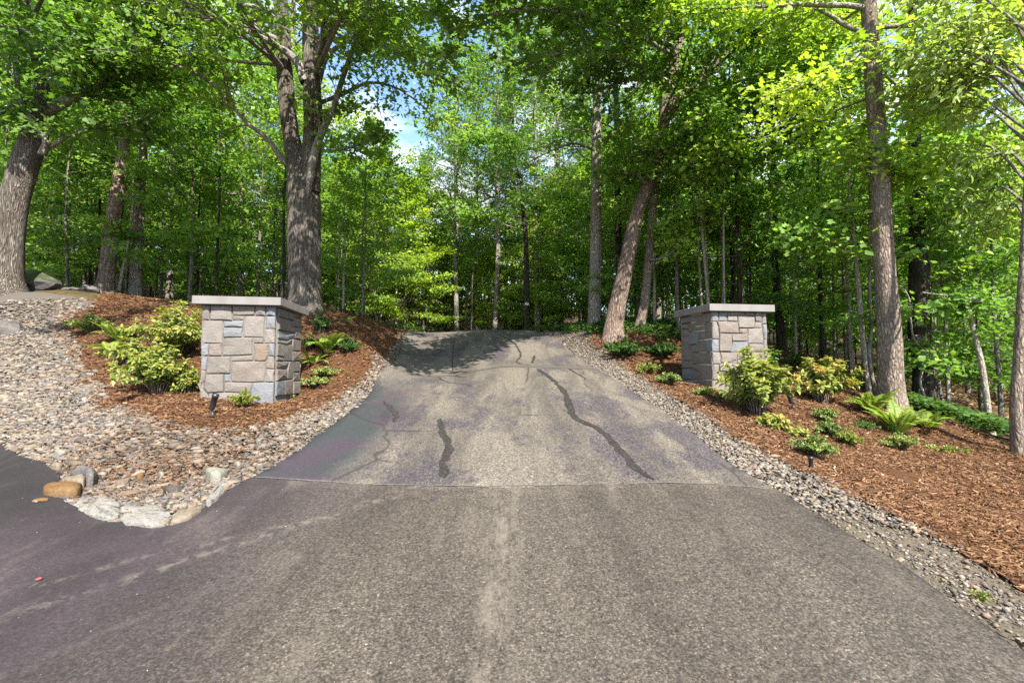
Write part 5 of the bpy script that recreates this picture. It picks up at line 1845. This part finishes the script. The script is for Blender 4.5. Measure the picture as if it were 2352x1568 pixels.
# right of the drive
t1 = hero('pine_tree', 'tall straight grey pine trunk right of the drive, leftmost of three', 'tree', TREES, 13.0,
     [[(1365, 754, 36), (1366, 690, 33), (1368, 600, 31), (1369, 480, 29), (1369, 380, 27), (1371, 260, 23), (1376, 150, 19), (1383, 40, 15), (1388, -60, 12)]],
     [[(1366, 345, 8, -.2), (1320, 330, 6, -.5), (1270, 345, 5, -.6), (1215, 372, 3, -.7)]], M_PINEB, M_DEAD, L_PINE, 406, nleaf=0, k=18, toplen=3.0)
hero('oak_tree', 'leaning oak with reddish bark and a forked top, beside the straight pine', 'tree', TREES, 11.5,
     [[(1409, 768, 52), (1418, 700, 45), (1432, 640, 42), (1449, 560, 38), (1470, 470, 34), (1487, 425, 32), (1504, 385, 30), (1518, 320, 30), (1530, 245, 32), (1547, 150, 28), (1566, 60, 26), (1580, -40, 22)],
      [(1528, 270, 28), (1552, 235, 30), (1590, 205, 30), (1628, 165, 29), (1668, 118, 26), (1705, 80, 22), (1760, 25, 18), (1800, -40, 14)]],
     [[(1482, 420, 12, -.2), (1462, 400, 10, -.35), (1440, 398, 7, -.5), (1400, 392, 4, -.7)],
      [(1560, 110, 12, 0), (1500, 90, 9, -.6), (1430, 80, 7, -1.0), (1350, 60, 5, -1.4), (1280, 70, 3, -1.7)],
      [(1548, 150, 10, 0), (1480, 180, 8, -.6), (1420, 190, 6, -.9), (1350, 215, 4, -1.0), (1280, 160, 3, -1.2)],
      [(1552, 130, 12, 0), (1480, 90, 10, -1.4), (1380, 45, 9, -3.0), (1260, 25, 8, -4.2), (1120, 35, 6, -5.0), (1030, 70, 4, -5.2)],
      [(1562, 80, 12, 0), (1450, 0, 10, -2.0), (1300, -60, 9, -4.0), (1150, -60, 7, -5.2), (1010, -30, 4, -5.6)],
      [(1540, 190, 11, 0), (1460, 150, 9, -1.4), (1360, 120, 8, -2.8), (1270, 125, 6, -3.8), (1195, 160, 4, -4.4)],
      [(1566, 60, 11, 0), (1500, -60, 10, -2.0), (1390, -160, 9, -4.2), (1260, -240, 8, -5.8), (1080, -260, 5, -6.4)],
      [(1566, 50, 11, 0), (1520, -60, 10, -2.2), (1460, -170, 9, -4.4), (1360, -270, 8, -6.0), (1250, -300, 6, -6.7)],
      [(1568, 40, 11, 0), (1500, -20, 10, -1.8), (1400, -90, 9, -3.8), (1300, -150, 8, -5.2), (1180, -170, 6, -6.0)]],
     M_RED, M_OAKLIMB, L_OAK, 407, nleaf=21000, lsize=.13, k=20, sig=.13,
     extra=[(1504, 385, 0, 240, 6, 2.2, .035), (1518, 320, 0, 300, 2, 2.6, .035), (1530, 250, 0, 270, 4, 2.8, .04), (1566, 60, 0, 190, 10, 4.4, .06), (1575, 20, 0, 230, 2, 4.6, .06),
            (1628, 165, 0, 300, 0, 2.8, .04), (1668, 118, 0, 330, 4, 3, .04), (1705, 80, 0, 280, 4, 3.4, .04), (1600, 200, 0, 340, -8, 2.8, .035), (1640, 150, 0, 250, -6, 2.6, .035),
            (1500, 390, .1, 350, 4, 2.6, .03), (1510, 350, .1, 320, -4, 2.6, .03)])
hero('maple_tree', 'half-lit trunk right of the leaning oak with a broken side branch', 'tree', TREES, 11.9,
     [[(1468, 782, 27), (1476, 720, 25), (1486, 640, 23), (1493, 560, 21), (1500, 480, 19), (1508, 420, 17), (1520, 300, 15), (1530, 150, 13), (1536, -40, 10)]],
     [[(1492, 597, 7, -.15), (1515, 594, 5, -.3), (1532, 588, 4, -.35), (1545, 577, 3, -.4)]], M_MAPLEB, M_DEAD, L_MAPLE, 408, nleaf=0, k=14)
hero('maple_tree', 'slim dark trunk behind the straight pine', 'tree', TREES, 14.5,
     [[(1422, 764, 20), (1422, 650, 18), (1420, 520, 17), (1418, 400, 15), (1416, 250, 13), (1414, 100, 11), (1412, -60, 9)]],
     [], M_DARKB, M_THIN, L_MAPLE, 409, nleaf=5000, lsize=.13, k=12,
     extra=[(1416, 300, 0, 200, 10, 2.4, .03), (1416, 240, 0, 330, 10, 2.4, .03), (1415, 160, 0, 270, 10, 2.8, .03), (1414, 90, 0, 20, 12, 2.8, .03), (1418, 420, 0, 180, 8, 2.2, .03), (1416, 340, 0, 30, 8, 2.2, .03)])
hero('maple_tree', 'single tall reddish-brown trunk with flaking bark on the right', 'tree', TREES, 7.9,
     [[(2046, 930, 68), (2046, 880, 58), (2044, 800, 54), (2038, 700, 50), (2031, 600, 47), (2025, 480, 44), (2019, 380, 42), (2012, 280, 40), (2004, 150, 38), (1996, 20, 36), (1990, -60, 32)]],
     [[(2000, 128, 13, -.1), (1952, 143, 10, -.3), (1911, 172, 8, -.4), (1851, 190, 6, -.5), (1786, 215, 4, -.5)],
      [(1985, 75, 14, 0), (1940, 58, 12, .2), (1906, 35, 11, .4), (1861, 15, 9, .5), (1800, 10, 7, .6), (1730, 14, 4, .7)],
      [(2030, 400, 7, 0), (2060, 405, 6, .1), (2095, 403, 4, .2)],
      [(2012, 265, 8, .1), (1985, 285, 6, .3), (1950, 330, 4, .5)]],
     M_MAPLEB, M_OAKLIMB, L_BRIGHT, 410, nleaf=6000, lsize=.12, k=20, shape='lobed',
     extra=[(1996, 20, 0, 180, 5, 3.2, .05), (2000, 60, 0, 20, 10, 3.0, .05), (1995, 0, 0, 60, 20, 3.0, .05), (1992, -40, 0, 150, 15, 3.2, .05), (2004, 150, 0, 40, 4, 2.4, .03), (2008, 220, 0, 130, 4, 2.6, .03)])
t_dark = hero('oak_tree', 'dark thick trunk with a swollen burl behind the reddish-brown trunk', 'tree', TREES, 9.6,
     [[(2127, 968, 58), (2124, 900, 54), (2121, 820, 52), (2117, 792, 56), (2114, 770, 50), (2112, 700, 46), (2110, 600, 40), (2106, 480, 34), (2100, 300, 28), (2096, 100, 22), (2094, -60, 18)]],
     [], M_DARKB, M_THIN, L_MAPLE, 411, nleaf=7000, lsize=.12, k=18,
     extra=[(2108, 560, 0, 200, 5, 2.2, .03), (2106, 500, 0, 330, 5, 2.4, .03), (2104, 420, 0, 270, 5, 2.2, .03), (2102, 330, 0, 20, 8, 2.6, .03), (2100, 260, 0, 180, 8, 2.6, .03), (2098, 180, 0, 300, 8, 2.6, .03), (2096, 100, 0, 80, 14, 2.8, .03)])
p0 = at(2112, 786, 9.6 - .24)
bmk = rock_mesh('burl', (.19, .13, .17), 9, M_RED, amp=.25)
link('burl', bmk, t_dark, np.array(p0) - np.array(t_dark.location))
hero('vine', 'thin crooked grey stem in front of the dark burled trunk', 'tree', 'slim stems at the wood edge', 9.0,
     [[(2128, 966, 6), (2126, 920, 6), (2113, 874, 6), (2119, 846, 6), (2117, 800, 5), (2101, 781, 5), (2092, 737, 4), (2086, 680, 3)]], [], M_PALEB, M_THIN, L_MAPLE, 412, nleaf=160, lsize=.1, k=6, toplen=.3,
     extra=[(2088, 700, 0, 100, 20, .7, .006)])
hero('sapling', 'pale leaning stem with a broken top on the far right', 'tree', 'slim stems at the wood edge', 8.2,
     [[(2278, 998, 15), (2271, 950, 14), (2264, 900, 14), (2253, 830, 13), (2240, 776, 12), (2229, 725, 11), (2224, 690, 10)]], [[(2232, 740, 5, 0), (2231, 712, 4, .05), (2228, 690, 3, .1)]],
     M_PALEB, M_THIN, L_MAPLE, 413, nleaf=500, lsize=.1, k=10, toplen=0.05)
hero('sapling', 'pale slim stem left of the reddish-brown trunk, one of a crossing pair', 'tree', 'slim stems at the wood edge', 9.0,
     [[(1996, 905, 13), (1990, 850, 12), (1982, 780, 12), (1975, 700, 11), (1970, 640, 10), (1962, 560, 8), (1952, 440, 7), (1945, 300, 5)]], [], M_PALEB, M_THIN, L_MAPLE, 414, nleaf=1500, lsize=.11, k=9, toplen=1,
     extra=[(1965, 590, 0, 200, 15, 1.6, .015), (1960, 520, 0, 330, 15, 1.6, .015), (1952, 440, 0, 250, 10, 1.6, .015), (1948, 360, 0, 60, 15, 1.6, .012)])
hero('sapling', 'grey slim stem bending beside the reddish-brown trunk, other of the crossing pair', 'tree', 'slim stems at the wood edge', 8.8,
     [[(2012, 905, 10), (2002, 860, 9), (1996, 810, 9), (2001, 760, 8), (1998, 680, 7), (1996, 560, 6), (1994, 400, 5)]], [], M_THIN, M_THIN, L_MAPLE, 415, nleaf=1200, lsize=.11, k=8, toplen=1,
     extra=[(1996, 560, 0, 160, 15, 1.4, .012), (1995, 480, 0, 260, 15, 1.4, .012), (1994, 420, 0, 30, 15, 1.4, .012)])
for i, (lab, pl, Yd, mt) in enumerate([
        ('slim grey stem rising behind the left end of the right pillar\'s cap', [(1560, 780, 6), (1557, 690, 6), (1553, 600, 5), (1550, 480, 4), (1548, 330, 3)], 12.5, M_THIN),
        ('pale slim stem above the right pillar\'s cap, left of centre', [(1632, 800, 9), (1627, 700, 8), (1615, 560, 7), (1606, 430, 6), (1600, 280, 5)], 11.5, M_PALEB),
        ('pale slim stem close left of another above the right pillar', [(1618, 800, 7), (1612, 700, 7), (1606, 600, 6), (1603, 480, 5)], 12.2, M_PALEB),
        ('very thin straight pale stem above the middle of the right pillar', [(1665, 800, 5), (1664, 690, 5), (1662, 560, 5), (1662, 440, 4), (1660, 300, 3)], 11.0, M_PALEB),
        ('thin dark stem rising behind the right pillar\'s cap corner', [(1727, 800, 6), (1724, 690, 6), (1722, 600, 5), (1719, 480, 4)], 13.0, M_DARKB),
        ('stout dark trunk just right of the right pillar', [(1796, 800, 24), (1790, 720, 21), (1784, 640, 19), (1780, 520, 17), (1776, 350, 14), (1772, 100, 11)], 13.5, M_DARKB)]):
    Yb = Yd
    hero('sapling' if i < 5 else 'maple_tree', lab, 'tree', 'slim stems at the wood edge', Yb, [pl], [], mt, M_THIN, L_MAPLE, 420 + i, nleaf=1800 if i < 5 else 5000, lsize=.12, k=8 if i < 5 else 12, toplen=1.5,
         extra=[(pl[-2][0], pl[-2][1], 0, 180 + 20 * i, 10, 1.6, .012), (pl[-1][0], pl[-1][1], 0, 300 + 10 * i, 12, 2.0, .014), (pl[-1][0], pl[-1][1], 0, 60, 15, 2.0, .014), ((pl[-1][0] + pl[-2][0]) / 2, (pl[-1][1] + pl[-2][1]) / 2, 0, 240, 8, 2.0, .012)])
tagt = hero('maple_tree', 'dark straight trunk with a small white tag beyond the crest', 'tree', 'slim stems at the wood edge', 18.5,
     [[(1210, 762, 16), (1210, 690, 15), (1209, 600, 14), (1206, 520, 12), (1200, 470, 10), (1197, 420, 7)]], [], M_DARKB, M_THIN, L_MAPLE, 431, nleaf=4500, lsize=.14, k=12, toplen=.4,
     extra=[(1200, 500, 0, 200, 5, 2.4, .03), (1195, 470, 0, 320, 5, 2.6, .03), (1192, 400, 0, 260, 8, 2.6, .03), (1190, 350, 0, 10, 10, 2.8, .03), (1189, 300, 0, 160, 10, 2.6, .03)])
p0 = at(1210, 698, 18.5 - .16)
bm = bmesh.new()
bmesh.ops.create_cube(bm, size=1)
bmesh.ops.scale(bm, vec=(.15, .02, .10), verts=bm.verts)
bmesh.ops.bevel(bm, geom=bm.edges[:], offset=.006, segments=1, affect='EDGES')
me = bpy.data.meshes.new('tag_plate')
bm.to_mesh(me)
bm.free()
me.materials.append(M_WHITE)
thing('tree_tag', 'small white tag nailed to a dark trunk beyond the crest', 'sign', p0, None, me)
# dead twiggy branches of the straight pine
rng = np.random.default_rng(55)
tb = np.array(t1.location)
for (x, y, az, L) in ((1364, 318, 195, 1.6), (1364, 340, 185, 1.9), (1365, 372, 200, 1.4), (1365, 300, 175, 1.3), (1366, 430, 195, 1.2)):
    p_ = at(x, y, 13) - tb
    LP = limb_path(rng, p_, (math.cos(RAD(az)), math.sin(RAD(az)), .12), L, 7, .16, .02)
    tubes = [tube(LP, np.linspace(.022, .006, 7), 5)]
    dummy = []
    branch_system(rng, LP, .02, 7, .7, dummy, tubes, True, 0, .3, 4)
    link('dead_branch', mesh_np('dead_branch', *cat_meshes(tubes), M_DEAD, smooth=True), t1)
tm, cmesh = gen_pine(71, 17, .1, .42, 3.0, 7500)
link('crown', cmesh, t1, (0.15, 0, 0))

# near beech on the right, its branches hanging into the picture
bt = hero('beech_tree', 'young beech at the right edge with bright leaves hanging into view', 'tree', TREES, 6.2,
     [[(2340, 1044, 30), (2335, 970, 26), (2334, 920, 25), (2340, 840, 24), (2348, 690, 22), (2356, 540, 20), (2364, 380, 17), (2368, 220, 14), (2372, 60, 11), (2376, -120, 8)]],
     [], M_MAPLEB, M_THIN, L_BEECH, 440, nleaf=0, k=14, toplen=.5)
rng = np.random.default_rng(441)
bb = np.array(bt.location)
tw = []
for (x, y, dY, tx, ty, tY) in ((2364, 300, 0, 2075, 200, 7.5), (2366, 220, 0, 2150, 60, 7.3), (2368, 180, 0, 2250, 190, 7.0), (2370, 80, 0, 2100, -30, 7.4), (2370, 120, 0, 2260, 40, 7.0), (2366, 260, 0, 2230, 140, 7.2),
                               (2362, 420, 0, 2200, 340, 7.9), (2360, 470, 0, 2240, 470, 7.6), (2358, 500, 0, 2300, 520, 7.2), (2362, 390, 0, 2280, 400, 7.2), (2372, 20, 0, 2180, -60, 7.0), (2364, 330, 0, 2160, 250, 7.6), (2368, 200, 0, 2050, 120, 7.4),
                               (2366, 250, 0, 2110, 130, 7.2)):
    a = at(x, y, 6.2 + dY) - bb
    e = at(tx, ty, tY) - bb
    mid = (a + e) / 2 + np.array([0, 0, .28])
    P = resample([a, mid, e], 10)
    tubes = [tube(P, np.linspace(.022, .004, 10), 6, rng, .04)]
    branch_system(rng, P, .02, 10, .8, tw, tubes, True, .07, .3)
    link('limb', mesh_np('limb', *cat_meshes(tubes), M_THIN, smooth=True), bt)
link('crown', leaves_from(rng, tw, 6200, .122, .11, L_BEECH, 'long', tilt=.4, flat=.8, droop=.5), bt)

# ---- the woods: prototypes and copies
P_UNDER = [gen_tree(501 + i, h_, .055, .16, cr_, 34, 6800, .13, m_, M_THIN, (-4, 40), nsub=6, flat=.45, sig=.12)
           for i, (h_, cr_, m_) in enumerate(((7.5, 2.3, L_MAPLE), (8.5, 2.5, L_MAPLE), (6.5, 2.1, L_MAPLE)))]
P_BRIGHT = [gen_tree(521 + i, h_, .05, .12, cr_, 36, 9500, .125, L_BRIGHT, M_THIN, (-2, 45), nsub=6, flat=.45, sig=.12) for i, (h_, cr_) in enumerate(((8.0, 2.1), (6.5, 1.9)))]
P_TALL = [gen_tree(541 + i, h_, .14, .30, cr_, 36, 7500, .15, m_, M_PINEB, (5, 50), nsub=8, sig=.17, flat=.5) for i, (h_, cr_, m_) in enumerate(((17, 3.6, L_MAPLE), (15, 3.3, L_OAK), (18, 3.4, L_BRIGHT)))]
P_PINE = [gen_pine(561, 17, .17, .3, 2.8, 6500)]
P_POLE = [gen_tree(571 + i, h_, .05, .5, .9, 12, 900, .12, L_MAPLE, mt, (10, 45), nsub=4, lean=.05, fine=False, tk=6) for i, (h_, mt) in enumerate(((7, M_THIN), (6, M_PALEB), (8, M_DARKB)))]


def plant_tree(proto, name, label, group, x, y, rot, sc, sz=None):
    root = thing(name, label, 'tree', (x, y, h1(x, y) - .03), group, None, rot, (sc, sc, sz or sc))
    tr = link('trunk', proto[0], root)
    link('crown', proto[1], root)
    return root


rng = np.random.default_rng(2024)
placed = []


LAND = [(150, 'behind the leaning far-left oak'), (430, 'behind the brown and grey left trunks'), (640, 'behind the left pillar'), (760, 'behind the double-stemmed oak'),
        (950, 'right of the double-stemmed oak'), (1110, 'beyond the crest, left half of the drive'), (1240, 'beyond the crest, right half of the drive'), (1350, 'left of the straight pine'), (1540, 'behind the leaning oak right of the drive'),
        (1790, 'behind the right pillar'), (1980, 'behind the orange-tipped shrub'), (2110, 'behind the reddish-brown trunk'), (2250, 'behind the burled trunk'), (9999, 'behind the young beech at the right edge')]


def zone(x, y):
    px = CX + FPX * x / y
    return next(t for lim, t in LAND if px < lim)


def free(x, y, mind):
    if inside(DRIVE, np.array([x]), np.array([y]))[0]:
        return False
    cx_ = -1.2 - max(0, y - 14) * .12
    if y < 21 and abs(x - cx_) < 2.9:
        return False
    for a, b in placed:
        if (a - x) ** 2 + (b - y) ** 2 < mind * mind:
            return False
    return True


def fill(n, protos, name, label, group, yr, xr, sc, mind, ok=None, cap=None):
    c = 0
    tries = 0
    while c < n and tries < n * 60:
        tries += 1
        y = rng.uniform(*yr)
        r = rng.uniform(*xr)
        x = r * y
        lim = 12.3 if r < 0 else max(7.6 if x > 7 else 9.5, 14.2 - max(0, x - 2.2) * .75)
        if y < lim or not free(x, y, mind) or (ok and not ok(x, y)):
            continue
        s = rng.uniform(*sc)
        if -.36 < r < -.155:                       # the gap of sky over the drive
            top = .5 * y - (h1(x, y) - 1.5)
            hgt = {'maple': 8, 'tall': 17, 'pine': 17}[cap or 'maple']
            s = min(s, top / hgt)
            if s < sc[0] * .6:
                continue
        k = int(rng.integers(0, len(protos)))
        far = 'near' if y < 15 else ('farther' if y < 22 else ('deep' if y < 30 else 'deepest'))
        size = 'small' if s < sc[0] + (sc[1] - sc[0]) * .4 else 'large'
        lab = (label[k] if isinstance(label, tuple) else label) + ', ' + {'near': 'front row,', 'farther': 'second row,', 'deep': 'deep inside,', 'deepest': 'at the back,'}[far] + ' ' + zone(x, y)
        plant_tree(protos[k], name, size + ' ' + lab, group + ' ' + zone(x, y), x, y, rng.uniform(0, 6.28), s, s * rng.uniform(.92, 1.12))
        placed.append((x, y))
        c += 1
    return c


n_ = []
for i_, (px_, Y_, s_) in enumerate(((1052, 23.5, 1.0), (1092, 27.0, 1.15), (1135, 22.5, 1.05), (1180, 26.0, 1.15), (1235, 21.5, 1.0), (1290, 24.0, 1.1))):
    x_ = (px_ - CX) / FPX * Y_
    plant_tree((P_TALL + P_PINE)[(0, 1, 0, 3, 1, 0)[i_]], 'forest_tree', ('leftmost', 'second', 'third', 'fourth', 'fifth', 'rightmost')[i_] + ' tall tree closing the view beyond the crest, counted from left', 'tall trees closing the view beyond the crest', x_, Y_, i_ * 1.3, s_)
    placed.append((x_, Y_))
n_.append(fill(34, P_TALL, 'forest_tree', 'tall leafy tree', 'tall trees', (17, 40), (-1.2, 1.25), (.85, 1.15), 2.4, cap='tall'))
n_.append(fill(14, P_PINE, 'pine_tree', 'tall pine', 'tall pines', (18, 40), (-1.0, 1.1), (.8, 1.15), 2.6, cap='pine'))
n_.append(fill(22, P_BRIGHT, 'young_tree', 'yellow-green young tree', 'sunlit young trees', (19.5, 32), (-.40, .1), (.75, 1.25), 1.4))
n_.append(fill(84, P_UNDER, 'young_tree', 'green layered young tree', 'green young trees', (8, 30), (-1.2, 1.25), (.65, 1.2), 1.5))
n_.append(fill(70, P_UNDER, 'young_tree', 'low green tree', 'distant trees', (29, 48), (-1.2, 1.3), (.9, 1.5), 2.2))
n_.append(fill(230, P_POLE, 'pole_tree', ('thin grey stem', 'thin pale stem', 'thin dark stem'), 'thin stems', (9, 34), (-1.15, 1.2), (.6, 1.2), .5, cap='maple'))
print('woods', n_, len(bpy.data.objects), sum(len(m.polygons) for m in bpy.data.meshes))
